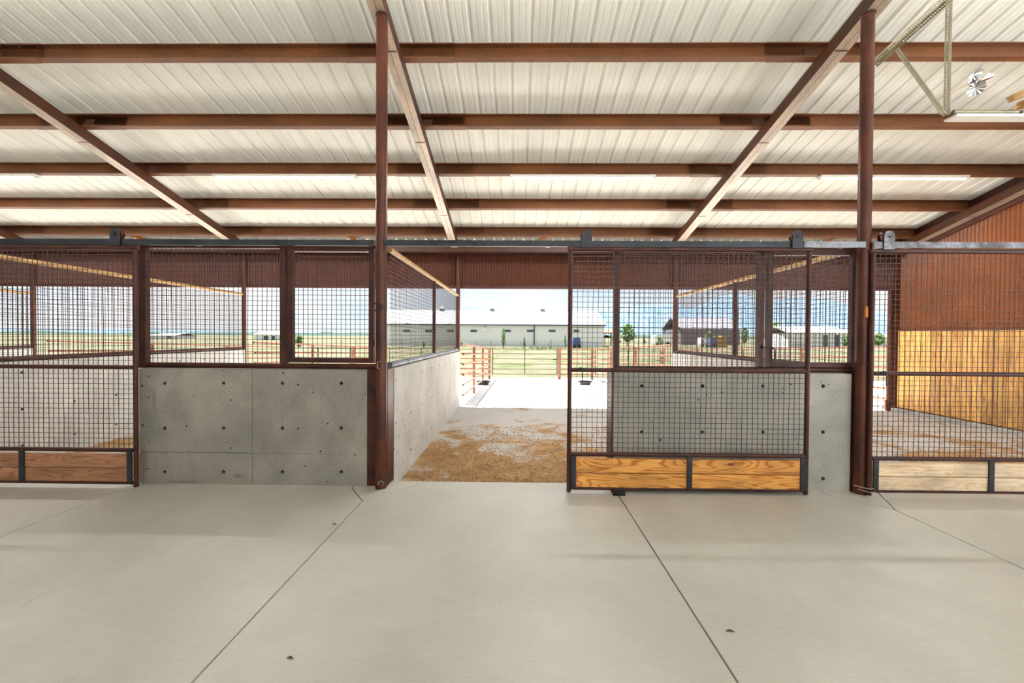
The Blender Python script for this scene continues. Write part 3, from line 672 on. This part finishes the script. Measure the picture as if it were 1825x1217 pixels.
# ------------------------------------------------------------------ sliding gates
YG = -.12; RG = .0215
def gate(x0, x1, zz, lb, wood_m, rollers, plate_m, pipe_m, div, handle=None, wob=.004, wheel_side=1):
    """x0,x1 outer edges; zz = centre heights of top, mid, lower and bottom bars"""
    e_ = tag(empty('sliding_gate', (x0, YG, .02)), lb, 'gate')
    zt_, zm, zl, zb = zz; a, b = x0+RG, x1-RG
    kid(MB().tube([(a, YG, .012), (a, YG, zt_-RG*.9)], RG, 16), 'stile', pipe_m, e_, True)
    kid(MB().tube([(b, YG, .012), (b, YG, zt_-RG*.9)], RG, 16), 'stile', pipe_m, e_, True)
    kid(MB().tube([(x0-.005, YG, zt_), (x1+.012, YG, zt_)], RG+.002, 16), 'top_pipe', pipe_m, e_, True)
    for z_, nm in ((zm, 'middle_pipe'), (zl, 'lower_pipe'), (zb, 'bottom_pipe')):
        kid(MB().tube([(a+RG*.9, YG, z_), (b-RG*.9, YG, z_)], RG if nm != 'bottom_pipe' else RG*.85, 16), nm, pipe_m, e_, True)
    mb = MB(); grid_xz(mb, a+RG, b-RG, zm+RG*.8, zt_-RG*.8, YG, wob=wob); kid(mb, 'wire_mesh', M_wire, e_, stuff=True)
    mb = MB(); grid_xz(mb, a+RG, b-RG, zl+RG*.8, zm-RG*.8, YG, wob=wob); kid(mb, 'wire_mesh', M_wire, e_, stuff=True)
    # boards held by flat steel uprights
    bt, bb = zl-RG-.012, zb+RG*.6; hgt = (bt-bb)/2
    edges = [a+RG+.045, div, b-RG-.045]
    for k in range(2):
        for row in range(2):
            z0_ = bb+row*hgt+.001; o_ = kid(MB().box(edges[k]-.015, edges[k+1]+.015, YG-.017, YG+.019, z0_, z0_+hgt-.009), 'board', wood_m, e_)
            bv = o_.modifiers.new('bevel', 'BEVEL'); bv.width = .002; bv.segments = 1
    for k, xx in enumerate((edges[0]-.0235, div, edges[2]+.0235)):
        kid(MB().box(xx-.0245, xx+.0245, YG-.031, YG-.0175, zb+RG*.2, zl-RG*.3), 'flat_upright', M_dark, e_)
    for rx in rollers:
        w_, zpl = .05, zc
        zw = zc+TH+.042; pts = [(rx-w_, zt_+RG*.6), (rx+w_, zt_+RG*.6)]+[(rx+w_*math.cos(t), zw+.012+w_*math.sin(t)) for t in [math.pi*i/12 for i in range(13)]]
        pl_ = kid(MB().prism(pts, lambda p, q, t: (p, t, q), YG-.030, YG-.022), 'hanger_plate', plate_m, e_)
        kid(MB().tube([(rx, YG-.042, zw), (rx, YG+.02, zw)], .009, 8), 'axle_bolt', M_steel, pl_, True)
        wx = rx+.028*wheel_side
        kid(MB().tube([(wx, YG-.018, zw), (wx, YG-.010, zw), (wx, YG-.009, zw), (wx, YG+.009, zw), (wx, YG+.010, zw), (wx, YG+.018, zw)], [.052, .052, .043, .043, .052, .052], 24), 'wheel', M_post, pl_, True)
    if handle is not None:
        hx = handle; y_ = YG-.03
        kid(MB().tube([(hx-.03, YG-.02, zm+.005), (hx-.02, y_-.01, zm+.025), (hx-.005, y_-.02, zm+.02), (hx, y_-.02, zm-.02), (hx, y_-.02, zm-.115)], .0065, 7), 'hook_handle', M_dark, e_, True)
    return e_
def zg(px, py): return Z(px, py, YG)
gate(X(246, 640, YG)-2.42, X(245.5, 640, YG), (zg(120, 440.5), zg(120, 653.5), zg(120, 800.5), zg(120, 858.5)), 'sliding mesh gate at the left with brown kickboards',
     M_w1, (X(209.5, 415, YG), X(209.5, 415, YG)-2.0), M_dark, M_steel, X(44, 830, YG), wheel_side=.4)
gate(X(1011.5, 650, YG), X(1443, 650, YG), (zg(1230, 445.0), zg(1230, 660.5), zg(1230, 811.0), zg(1230, 871.5)), 'sliding mesh gate in the middle with orange pine kickboards',
     M_w2, (X(1045.5, 415, YG), X(1418.5, 415, YG)), M_dark, M_steel, X(1227, 840, YG), X(1036.5, 665, YG), wheel_side=-.3)
gate(X(1548.5, 650, YG), X(1548.5, 650, YG)+2.39, (zg(1690, 448.2), zg(1690, 666.5), zg(1690, 818.0), zg(1690, 875.8)), 'sliding mesh gate at the right with pale kickboards',
     M_w3, (X(1581, 415, YG), X(1581, 415, YG)+2.0), M_silver, M_steel, X(1761.5, 850, YG), X(1572, 668, YG), wheel_side=-1)
# gate guide on the floor
g0 = at(1102, 876, -.15)
mb = MB(); mb.prism([(-.055, 0), (.06, 0), (.06, .035), (.035, .06), (-.03, .06), (-.055, .035)], lambda a, b, t: (g0.x+a, t, b), -.185, -.150)
mb.box(g0.x-.055, g0.x+.06, -.185, -.06, 0, .008)
tag(mb.build('gate_guide', M_black), 'small black floor guide under the middle gate', 'guide')

# ------------------------------------------------------------------ strip lights under the third purlin
yl = PY[2]+FLW*CA; 
lights = [(-9.32, 'white strip light under the third purlin, at the left edge'), (-3.90, 'white strip light under the third purlin, left of the left post'), (1.07, 'white strip light under the third purlin, over the doorway'), (6.17, 'white strip light under the third purlin, at the right')]
proto_l = None
for xx, lb in lights:
    base_p = Vector(rp_(FLW*.5, DW+.004, 0, yl)); zt0 = base_p.z-.001
    r = tag(empty('strip_light', (xx, base_p.y, zt0)), lb, 'lamp', 'strip lights under the third purlin')
    kid(MB().prism([(-.055, -.0), (.055, -.0), (.065, -.018), (.04, -.036), (-.04, -.036), (-.065, -.018)], lambda a, b, t: (t, base_p.y+a, zt0+b), xx-1.2, xx+1.2), 'housing', M_white, r)
    kid(MB().tube([(xx-1.17, base_p.y, zt0-.046), (xx+1.17, base_p.y, zt0-.046)], .014, 12), 'tube', M_tube, r, True)
    al = bpy.data.lights.new('strip_lamp', 'AREA'); al.shape = 'RECTANGLE'; al.size = 2.3; al.size_y = .12; al.energy = 52; al.color = (1, .99, .98)
    ao = bpy.data.objects.new('strip_lamp', al); col.objects.link(ao); ao.parent = r; ao.location = (0, 0, -.068)
    for s in (-1, 1): kid(MB().box(xx+s*1.185-.012, xx+s*1.185+.012, base_p.y-.03, base_p.y+.03, zt0-.065, zt0-.036), 'end_cap', M_white, r)

# ------------------------------------------------------------------ perforated hanger frame, lamp and bird spinner upper right
def perf(mb, a, b, side1, side2, w=.036, pitch=.020, t=.0025):
    """slotted angle: two perforated legs"""
    a, b = Vector(a), Vector(b); d = (b-a); Ln = d.length; d.normalize()
    for sd_ in (side1, side2):
        s_ = Vector(sd_); s_ = (s_-d*s_.dot(d)).normalized(); nrm = d.cross(s_)*t
        n_ = int(Ln/pitch); wids = [0, .32*w, .68*w, w]
        for i in range(n_):
            t0 = i*pitch; t1 = t0+pitch*.5; t2 = (i+1)*pitch
            def q(u0, u1, v0, v1):
                P = [a+d*u0+s_*v0, a+d*u1+s_*v0, a+d*u1+s_*v1, a+d*u0+s_*v1]
                mb.add(P+[p+nrm for p in P], [(0, 1, 2, 3), (7, 6, 5, 4), (0, 4, 5, 1), (2, 6, 7, 3)])
            q(t0, t2, 0, wids[1]); q(t0, t2, wids[2], w); q(t1, t2, wids[1], wids[2])
YV = -.33
vb = at(1690.5, 205, YV); vt = Vector((vb.x, YV, roof_z(YV)-.005))
hf = tag(empty('hanger_frame', (vb.x, YV, vb.z)), 'slotted steel hanger frame at the upper right beside the right post', 'bracket')
mb = MB(); perf(mb, vb, vt, (-1, .5, 0), (1, .5, 0)); kid(mb, 'slotted_angle', M_galv, hf)
dA = at(1712, -23, -.30); dB = at(1556, 116, .02)
dB2 = dB+(dB-dA).normalized()*-.0
mb = MB(); perf(mb, dB2, dA, (-.3, -.6, .8), (.6, -.6, .0), .05); kid(mb, 'slotted_angle', M_galv, hf)
j = at(1601, 84, -.09); mb = MB(); perf(mb, vb+Vector((-.02, 0, .02)), j, (-.6, 0, -.6), (.2, 1, 0), .045); kid(mb, 'slotted_angle', M_galv, hf)
mb = MB(); mb.bar(dB, dB+Vector((-.10, .02, -.03)), .04, .005); kid(mb, 'anchor_tab', M_galv, hf)
# lamp tray hung from it
la = at(1692, 203, YV-.0); lx1 = la.x+1.1
lt = tag(empty('hanging_tray_light', (la.x, YV, la.z)), 'white tray light with silver tube hung at the upper right', 'lamp')
kid(MB().prism([(-.06, .0), (.06, .0), (.05, -.02), (-.05, -.02)], lambda a, b, t: (t, YV+a+.03, la.z-.012+b), la.x+.04, lx1), 'tray', M_white, lt)
kid(MB().tube([(la.x+.02, YV-.01, la.z+.012), (la.x+.60, YV-.01, la.z+.012)], .019, 14), 'tube', M_galv, lt, True)
kid(MB().tube([(la.x+.60, YV-.01, la.z+.012), (la.x+.64, YV-.01, la.z+.012)], .012, 12), 'socket', M_black, lt, True)
c_ = at(1812, 180, YV)
mbk = tag(empty('channel_bracket', (c_.x, YV, c_.z)), 'tan metal channel bracket above the tray light at the right edge', 'bracket')
def tz(dx, dz): return (c_.x+dx, c_.z+dz)
mb = MB(); mb.bar((c_.x-.09, YV-.03, c_.z-.0), (c_.x+.3, YV-.05, c_.z+.16), .05, .05); mb.bar((c_.x-.10, YV-.035, c_.z+.022), (c_.x+.3, YV-.055, c_.z+.185), .075, .012)
kid(mb, 'channel', M_tan, mbk); kid(MB().box(c_.x+.0, c_.x+.12, YV-.06, YV-.0, c_.z-.075, c_.z-.02), 'lug', M_tan, mbk)
kid(MB().tube([(c_.x-.06, YV-.02, c_.z-.085), (c_.x+.02, YV-.03, c_.z-.05), (c_.x+.05, YV-.03, c_.z-.03)], .006, 6), 'wire', M_orange, mbk)
# spinner
sc_ = at(1737.5, 147, YV-.02)
sp = tag(empty('bird_spinner', sc_), 'shiny three bladed bird spinner hanging at the upper right', 'spinner')
kid(MB().tube([at(1692, 167, YV-.0), at(1722, 152, YV-.02), sc_], .004, 6), 'arm', M_tan, sp)
mb = MB(); mb.tube([sc_+Vector((0, -.018, .0)), sc_+Vector((0, .02, 0))], .019, 10); kid(mb, 'hub', M_hub, sp, True)
kid(MB().tube([sc_+Vector((0, -.026, .0)), sc_+Vector((0, -.018, 0))], .006, 8), 'hub_bolt', M_white, sp, True)
def cup(c, ax, r, h, n=22, squash=1.0):
    ax = Vector(ax).normalized(); u = ax.orthogonal().normalized(); v = ax.cross(u); vs = [Vector(c)]; 
    for i in range(n):
        a = 2*math.pi*i/n; rr = r*(1 if i % 2 else .93); dd = h*(1 if i % 2 else .62); vs.append(Vector(c)+ax*dd+u*(rr*math.cos(a))+v*(rr*math.sin(a)*squash))
    fs = [(0, 1+i, 1+(i+1) % n) for i in range(n)]; k_ = len(vs); vs += [p-ax*.0015 for p in vs]; fs += [(k_, k_+1+(i+1) % n, k_+1+i) for i in range(n)]+[(1+i, k_+1+i, k_+1+(i+1) % n, 1+(i+1) % n) for i in range(n)]
    return MB().add(vs, fs)
for cpx, ax, r_ in (((1733, 134), (.25, -.75, -.6), .062), ((1738, 157), (-.4, -.75, -.55), .064)):
    c = at(cpx[0], cpx[1], YV-.02); kid(cup(c, ax, r_, .03), 'blade', M_foil, sp)
b0 = at(1749, 143, YV-.02); b1 = at(1762, 130, YV-.04); b2 = at(1776, 134, YV-.0); 
kid(MB().add([b0, b1, b2, b0+Vector((0, .002, 0)), b1+Vector((0, .002, 0)), b2+Vector((0, .002, 0)), b0+Vector((.03, .03, -.005))], [(0, 1, 2), (5, 4, 3), (0, 2, 6), (0, 3, 4, 1), (1, 4, 5, 2)]), 'blade', M_foil, sp)

# ------------------------------------------------------------------ pipe fences outside
RF = .026
def lfence(x, lb):
    ys = [5.45, 8.25, 11.45, 15.25]; e_ = tag(empty('pipe_fence', (x, 5.45, gz(5.45))), lb, 'fence', None)
    for k in range(6):
        h = 1.455-.243*k
        kid(MB().tube([(x+(.03 if k else 0), y, gz(y)+h*(1.0)) for y in ys], RF, 8), 'rail', M_fence, e_, True)
    for i, y in enumerate(ys[1:]):
        kid(MB().tube([(x-.01, y, gz(y)-.02), (x-.01, y, gz(y)+(1.45 if i < 2 else 1.50))], .044 if i < 2 else .06, 10), 'fence_post', M_fence, e_, True)
fl_ = ['brown pipe fence line at the far left outside', 'brown pipe fence line outside, between the left paddocks', 'brown pipe fence running out from the left of the doorway', 'brown pipe fence line outside, right of the doorway', 'brown pipe fence line outside the right end of the barn']
FX = [-11.25, -6.27, -1.30, 3.62, 8.65]
for x_, lb in zip(FX, fl_): lfence(x_, lb)
YC = 15.25
clab = ['brown pipe cross fence at the back of the far left paddock', 'brown pipe cross fence at the back of the left paddock', 'brown pipe cross fence right of the paddock gate, straight ahead', 'brown pipe cross fence at the back of the right paddock']
glab = ['pipe gate at the back of the far left paddock', 'pipe gate at the back of the left paddock', 'pipe gate straight ahead through the open doorway', 'pipe gate at the back of the right paddock']
for i in range(4):
    xa, xb = FX[i], FX[i+1]; zg_ = gz(YC); pxp = xa+3.35
    e_ = tag(empty('pipe_fence', (pxp, YC, zg_)), clab[i], 'fence')
    kid(MB().tube([(pxp, YC, zg_-.02), (pxp, YC, zg_+1.53)], .068, 12), 'fence_post', M_fence, e_, True)
    for k in range(6): kid(MB().tube([(pxp+.05, YC, zg_+1.455-.243*k), (xb-.06, YC, zg_+1.455-.243*k)], RF, 8), 'rail', M_fence, e_, True)
    g_ = tag(empty('paddock_gate', (xa+.1, YC, zg_+.2)), glab[i], 'gate')
    a, b = xa+.14, pxp-.12
    for xx in (a, b): kid(MB().tube([(xx, YC, zg_+.23), (xx, YC, zg_+1.47)], .028, 8), 'stile', M_gatep, g_, True)
    kid(MB().tube([((a+b)/2, YC, zg_+.25), ((a+b)/2, YC, zg_+1.45)], .024, 8), 'centre_brace', M_gatep, g_, True)
    for k in range(6): kid(MB().tube([(a, YC, zg_+1.455-.243*k), (b, YC, zg_+1.455-.243*k)], .019, 8), 'bar', M_gatep, g_, True)
    kid(MB().tube([(b-.2, YC-.03, zg_+.95), (b+.06, YC-.03, zg_+.95)], .015, 6), 'latch', M_dark, g_)
for (px, py, YY, lb) in ((861, 673, 11.6, 'black rubber feed tub by the left paddock fence'), (1043, 672, 12.0, 'black rubber feed tub seen under the middle gate bar')):
    p = at(px, py, YY); z_ = gz(YY)
    tb = tag(empty('feed_tub', (p.x, YY, z_)), lb, 'tub')
    kid(MB().tube([(p.x, YY, z_), (p.x, YY, z_+.13), (p.x, YY, z_+.15), (p.x, YY, z_+.15), (p.x, YY, z_+.02)], [.19, .27, .285, .26, .18], 18), 'bowl', M_black, tb, True)

# ------------------------------------------------------------------ far building
YB = 82.0; s_b = 720/86.1; zb_ = gz(YB)
def bx_(px): return X(px, 600, YB)
x0, x1 = bx_(672), bx_(1076); ez = Z(912, 579, YB); rz = Z(912, 554.5, YB+9)
fb = tag(empty('far_building', (x0, YB, zb_)), 'long pale green metal barn with white roof beyond the pasture', 'building')
kid(MB().box(x0, x1, YB, YB+18, zb_, ez), 'wall', M_bwall, fb)
kid(MB().prism([(YB-.5, ez), (YB+9, rz), (YB+18.5, ez), (YB+18.5, ez+.15), (YB+9, rz+.15), (YB-.5, ez+.15)], lambda a, b, t: (t, a, b), x0-.4, x1+.4), 'roof', M_broof, fb)
kid(MB().box(x0-.4, x1+.4, YB-.62, YB-.48, ez-.12, ez+.10), 'gutter', M_bdark, fb)
kid(MB().box(bx_(952)-.1, bx_(952)+.1, YB-.25, YB-.05, zb_+.3, ez), 'downspout', M_bdark, fb)
kid(MB().box(bx_(861), bx_(867.5), YB-.12, YB-.0, Z(864, 590, YB), Z(864, 584, YB)), 'sign', M_white, fb)
kid(MB().box(bx_(864.5), bx_(866), YB-.3, YB-.0, Z(864, 582.7, YB), Z(864, 581, YB)), 'wall_lamp', M_bdark, fb)
for wx0, wx1 in ((719, 731), (758, 770), (797, 809), (838.5, 850), (899, 910.5), (939, 951), (978, 990), (1022, 1032)):
    wn = kid(MB().box(bx_(wx0)-.06, bx_(wx1)+.06, YB-.06, YB-.0, Z(wx0, 591.9, YB)-.05, Z(wx0, 587.2, YB)+.05), 'window_frame', M_bwall, fb)
    kid(MB().box(bx_(wx0), bx_(wx1), YB-.09, YB-.061, Z(wx0, 591.6, YB), Z(wx0, 587.4, YB)), 'pane', M_bdark, wn)
for vx in (788, 877, 967):
    p = at(vx, 553, YB+9); v_ = kid(MB().box(p.x-.45, p.x+.45, YB+8.5, YB+9.5, rz-.15, rz+.55), 'roof_vent', M_silver, fb)
    kid(MB().add([(p.x-.6, YB+8.3, rz+.55), (p.x+.6, YB+8.3, rz+.55), (p.x+.6, YB+9.7, rz+.55), (p.x-.6, YB+9.7, rz+.55), (p.x, YB+9, rz+1.05)], [(0, 1, 4), (1, 2, 4), (2, 3, 4), (3, 0, 4), (3, 2, 1, 0)]), 'vent_cap', M_groof, v_)

# thin wire fence in front of it
e_ = tag(empty('wire_fence', (0, 74, gz(74))), 'thin wire fence in front of the far pale barn', 'fence'); 
xs = -34.0
while xs < 22:
    kid(MB().tube([(xs, 74, gz(74)-.05), (xs, 74, gz(74)+1.25)], .035, 5), 'fence_post', M_twig, e_); xs += 2.9
for k in range(4): kid(MB().tube([(-34, 74, gz(74)+1.2-.32*k), (22, 74, gz(74)+1.2-.32*k)], .012, 4), 'wire', M_twig, e_)

# ------------------------------------------------------------------ trees and far things
def tree(px, py_base, py_top, wpx, YY, lb, nm='tree', mat=M_leaf, nl=500, shape='oval', cat='tree', leaf=.16):
    p0 = at(px, py_base, YY); zt_ = Z(px, py_top, YY); z0 = gz(YY); h = max(zt_-z0, .5); W_ = wpx/720*(YY+4.1)/2
    e_ = tag(empty(nm, (p0.x, YY, z0)), lb, cat)
    kid(MB().tube([(p0.x, YY, z0-.05), (p0.x+.02*h, YY, z0+h*.5), (p0.x, YY, z0+h*.9)], [.035*h*.5+.02, .02*h*.5+.015, .008], 7), 'trunk', M_twig, e_, True)
    mb = MB(); rnd = random.Random(int(px*7+YY))
    for _ in range(nl):
        t = rnd.random(); a = rnd.uniform(0, 6.283); 
        if shape == 'cone': rr = W_*(1-t)**.7
        else: rr = W_*math.sqrt(max(0, 1-(2*t-1)**2))
        rr *= rnd.uniform(.35, 1)*(.8+.25*math.sin(a*3+t*9)); z_ = z0+h*(.12+.88*t) if nm != 'tree' else z0+h*(.2+.8*t)
        c = Vector((p0.x+rr*math.cos(a), YY+rr*math.sin(a), z_)); d = Vector((rnd.gauss(0, 1), rnd.gauss(0, 1), rnd.gauss(0, 1))).normalized(); u = d.orthogonal().normalized(); v = d.cross(u)
        l = leaf*rnd.uniform(.5, 1.2); mb.add([c-u*l, c+v*l*.4, c+u*l, c-v*l*.4], [(0, 1, 2, 3)])
    o_ = mb.build('foliage', mat, e_, fix=False); return e_
tree(897, 617, 586, 10, 62, 'slender bright green sapling before the far pale barn', 'sapling', M_leaf, 500, 'oval', leaf=.13)
tree(934.5, 618, 602, 8, 60, 'small dark conifer before the far pale barn', 'sapling', M_leafd, 420, 'cone', leaf=.10)
tree(1007, 618, 597, 9, 62, 'thin green sapling just left of the middle gate edge', 'sapling', M_leaf, 260, 'cone', leaf=.10)
tree(981, 615, 606, 13, 66, 'bare grey shrub before the far pale barn', 'shrub', M_twig, 130, 'oval', 'shrub', .09)
tree(755, 617, 609, 7, 60, 'little green bush seen through the doorway partition grille', 'shrub', M_leaf, 200, 'oval', 'shrub', .12)
tree(1118, 611, 578, 34, 95, 'bright green leafy tree seen through the middle gate', 'tree', M_leaf, 900, 'oval', leaf=.34)
tree(1098, 612, 596, 20, 84, 'low green tree beside the brown roofed shed', 'tree', M_leaf, 400, 'oval', leaf=.3)
tree(1148, 610, 596, 6, 95, 'slim green conifer right of the leafy tree', 'tree', M_leafd, 200, 'cone', leaf=.2)
tree(1178, 612, 603, 12, 84, 'small green bush near the white trailer', 'shrub', M_leaf, 260, 'oval', 'shrub', .2)
tree(1265, 612, 590, 18, 104, 'green tree behind the yellow hay stack', 'tree', M_leaf, 300, 'oval', leaf=.4)
tree(1327, 611, 584, 16, 96, 'green tree beside the partition mid post, through the middle grille', 'tree', M_leaf, 500, 'oval', leaf=.3)
tree(1381, 612, 575, 22, 98, 'tall green tree seen through the right feed door', 'tree', M_leaf, 700, 'oval', leaf=.34)
tree(1400, 612, 592, 30, 104, 'wide green tree right of the tall one', 'tree', M_leaf, 500, 'oval', leaf=.34)
tree(1506, 611, 598, 12, 84, 'green bush at the right end of the white long house', 'shrub', M_leaf, 260, 'oval', 'shrub', .25)
tree(1566, 612, 594, 26, 96, 'green tree at the right, through the right gate', 'tree', M_leaf, 500, 'oval', leaf=.34)
tree(506, 604, 584, 16, 64, 'green tree seen through the left fixed grille', 'tree', M_leaf, 600, 'oval', leaf=.22)
tree(533, 610, 597, 16, 60, 'green bush seen through the left feed door', 'shrub', M_leaf, 500, 'oval', 'shrub', .18)

def hut(px0, px1, pyb, pye, pyr, YY, dep, lb, wm, rm, nm='far_shed', cat='building', openf=False, doors=()):
    x0, x1 = X(px0, pyb, YY), X(px1, pyb, YY); z0 = gz(YY); ze = Z((px0+px1)/2, pye, YY); zr = Z((px0+px1)/2, pyr, YY+dep/2)
    e_ = tag(empty(nm, (x0, YY, z0)), lb, cat)
    if openf:
        for xx in (x0, (x0+x1)/2, x1):
            for yy in (YY, YY+dep): kid(MB().box(xx-.1, xx+.1, yy-.1, yy+.1, z0, ze), 'post', M_brown, e_)
    else: kid(MB().box(x0, x1, YY, YY+dep, z0, ze), 'wall', wm, e_)
    kid(MB().prism([(YY-.5, ze), (YY+dep/2, zr), (YY+dep+.5, ze), (YY+dep+.5, ze+.18), (YY+dep/2, zr+.18), (YY-.5, ze+.18)], lambda a, b, t: (t, a, b), x0-.4, x1+.4), 'roof', rm, e_)
    for d0, d1, dy in doors: kid(MB().box(X(d0, pyb, YY), X(d1, pyb, YY), YY-.08, YY-.0, z0, Z(d0, dy, YY)), 'door', M_bdark, e_)
    return e_
hut(1078, 1100, 611, 594, 587, 96, 7, 'brown roofed open shed just right of the far pale barn', M_brown, M_brown, openf=True)
hut(1214, 1318, 611, 587, 567, 110, 14, 'big grey metal shed behind the middle grille', M_groof, M_groof)
hut(1405, 1514, 611, 594, 583, 90, 10, 'long white house with two dark doors, through the right feed door', M_bwall, M_white, doors=((1467, 1475, 597), (1487, 1496, 597)))
hut(452, 498, 602, 597, 591, 150, 12, 'small white far building seen through the left grille', M_bwall, M_white, doors=((470, 478, 598.5), (484, 490, 598.5)))
hut(265, 310, 604, 598, 594.5, 190, 14, 'low white building on the left horizon', M_bwall, M_white, doors=((298, 305, 599),))
hut(1555, 1585, 612, 601, 592, 120, 12, 'pale far house at the right beyond the fence', M_bwall, M_white)
def simple_box(px0, px1, py0, py1, YY, dep, nm, lb, cat, m, extra=None):
    x0, x1 = X(px0, py1, YY), X(px1, py1, YY); z0 = gz(YY); z1 = Z(px0, py0, YY)
    e_ = tag(empty(nm, (x0, YY, z0)), lb, cat); h = z1-z0
    mb = MB(); mb.prism([(x0, z0+.25*h), (x1, z0+.25*h), (x1, z1-.08*h), (x1-.06*(x1-x0), z1), (x0+.06*(x1-x0), z1), (x0, z1-.08*h)], lambda a, b, t: (a, t, b), YY, YY+dep); kid(mb, 'body', m, e_)
    for q in (.2, .8):
        xx = x0+(x1-x0)*q; kid(MB().tube([(xx, YY-.05, z0+.2*h), (xx, YY+.25, z0+.2*h)], .2*h, 12), 'wheel', M_black, e_, True)
    if extra: kid(MB().box(x0+.15*(x1-x0), x0+.35*(x1-x0), YY-.03, YY, z0+.5*h, z0+.75*h), 'window', M_bdark, e_)
    return e_
simple_box(1021.5, 1034.5, 602, 611.5, 70, 1.6, 'waste_container', 'blue waste container before the far pale barn', 'container', M_blue)
simple_box(1168, 1196, 597, 611, 88, 3, 'trailer', 'long white trailer parked far behind the middle gate', 'trailer', M_white, True)
simple_box(1249, 1264, 602, 612, 88, 2, 'trailer', 'small white trailer before the grey metal shed', 'trailer', M_white, True)
simple_box(1266, 1277, 601, 612, 82, 1.5, 'tractor', 'blue tractor before the grey metal shed', 'tractor', M_blue, True)
for k, (a, b, c, d) in enumerate(((1277, 1287, 600, 612), (1287.5, 1297, 598, 612))):
    x0, x1 = X(a, d, 86), X(b, d, 86); z0 = gz(86)
    hs = tag(empty('hay_stack', (x0, 86, z0)), ('left' if k == 0 else 'right')+' yellow hay stack before the grey metal shed', 'hay')
    zz1 = Z(a, c, 86); 
    for r_ in range(2):
        kid(MB().box(x0, x1-.05, 86, 88, z0+(zz1-z0)*r_/2, z0+(zz1-z0)*(r_+1)/2-.04), 'bale', M_hay, hs)

# mountains and horizon tree belt
def ridge(name, pts, YY, depth, mat, lb, seed=1, jit=6):
    rnd = random.Random(seed); vs = []; fs = []; P = []
    for (a, b), (c, d) in zip(pts[:-1], pts[1:]):
        n_ = max(2, int(abs(c-a)/4))
        for i in range(n_): t = i/n_; P.append((a+(c-a)*t, b+(d-b)*t))
    P.append(pts[-1]); rows = 7
    for (px, py) in P:
        top = at(px, py, YY); zt_ = top.z+rnd.uniform(-jit, jit); z0 = gz(200)-.2
        for k in range(rows):
            t = k/(rows-1); hz = z0+(zt_-z0)*math.sin(t*math.pi/2)
            vs.append((top.x*(1-(1-t)*.15*depth/YY), YY-depth*(1-t)+rnd.uniform(-1, 1)*depth*.03*(1 if 0 < k < rows-1 else 0), hz+(rnd.uniform(-jit, jit) if 0 < k < rows-1 else 0)))
        vs.append((top.x, YY+depth, z0))
    R = rows+1
    for i in range(len(P)-1):
        for k in range(R-1): fs.append((i*R+k, (i+1)*R+k, (i+1)*R+k+1, i*R+k+1))
    return struct(MB().add(vs, fs).build(name, mat, smooth=False), lb)
ridge('mountains', [(1040, 597), (1072, 558), (1100, 553), (1140, 546), (1165, 541), (1185, 542), (1210, 554), (1240, 549), (1262, 537), (1285, 529), (1300, 527), (1322, 534), (1345, 541), (1380, 536), (1420, 531), (1460, 540), (1500, 553), (1525, 568), (1548, 584), (1600, 589), (1700, 592), (1830, 596)], 4000, 1200, M_hill, 'pale blue mountains on the right horizon', 3, 10)
ridge('mountains_low', [(-600, 588), (-200, 584), (0, 586), (120, 588), (260, 586), (380, 590), (520, 592), (700, 594)], 4200, 600, M_hill, 'low hazy hills on the left horizon', 5, 4)
ridge('tree_belt', [(-400, 590), (0, 591.5), (60, 589), (100, 590.5), (180, 594), (240, 593), (300, 591), (330, 593), (400, 592), (470, 592), (560, 594), (585, 591), (600, 594), (640, 592.5), (700, 595)], 900, 60, M_treeline, 'thin hazy belt of trees on the left horizon', 8, .8)
ridge('tree_belt', [(1080, 597), (1130, 596), (1210, 596.5), (1320, 597), (1400, 597), (1560, 597), (1600, 594), (1900, 596)], 700, 60, M_treeline, 'thin hazy belt of trees on the right horizon', 9, .6)

# tall weeds along the wire fence
mb = MB(); rw = random.Random(4)
for _ in range(5000):
    xx = rw.uniform(-33, 22); yy = rw.uniform(58, 68); h = rw.uniform(.15, .5)*(1.3 if 2 < xx < 9 else .7); w_ = .03; a = rw.uniform(0, 3.14); z0 = gz(yy); dx, dy = math.cos(a)*w_, math.sin(a)*w_
    mb.add([(xx-dx, yy-dy, z0), (xx+dx, yy+dy, z0), (xx+rw.uniform(-.1, .1), yy, z0+h)], [(0, 1, 2)])
o = mb.build('tall_grass', M_leaf, fix=False); o['kind'] = 'stuff'; tag(o, 'strip of taller green grass before the far pale barn', 'grass')

# small litter on the aisle floor
for (px, py, L_, lb, m_) in ((1301, 1126, .022, 'small brown twig lying on the right floor slab', M_joint), (517, 1174, .016, 'small dark clump on the floor, lower left of centre', M_joint), (596, 935, .02, 'dark leaf scrap near the left floor joint', M_joint)):
    d = _f+_r*((px-IW/2)/F_PX)-_u*((py-IH/2)/F_PX); t = -CAM.z/d.z; p = CAM+d*t
    tag(MB().tube([(p.x-L_, p.y, .004), (p.x, p.y+.004, .007), (p.x+L_, p.y-.002, .004)], [.002, .005, .002], 6).build('floor_scrap', m_, smooth=True), lb, 'debris')
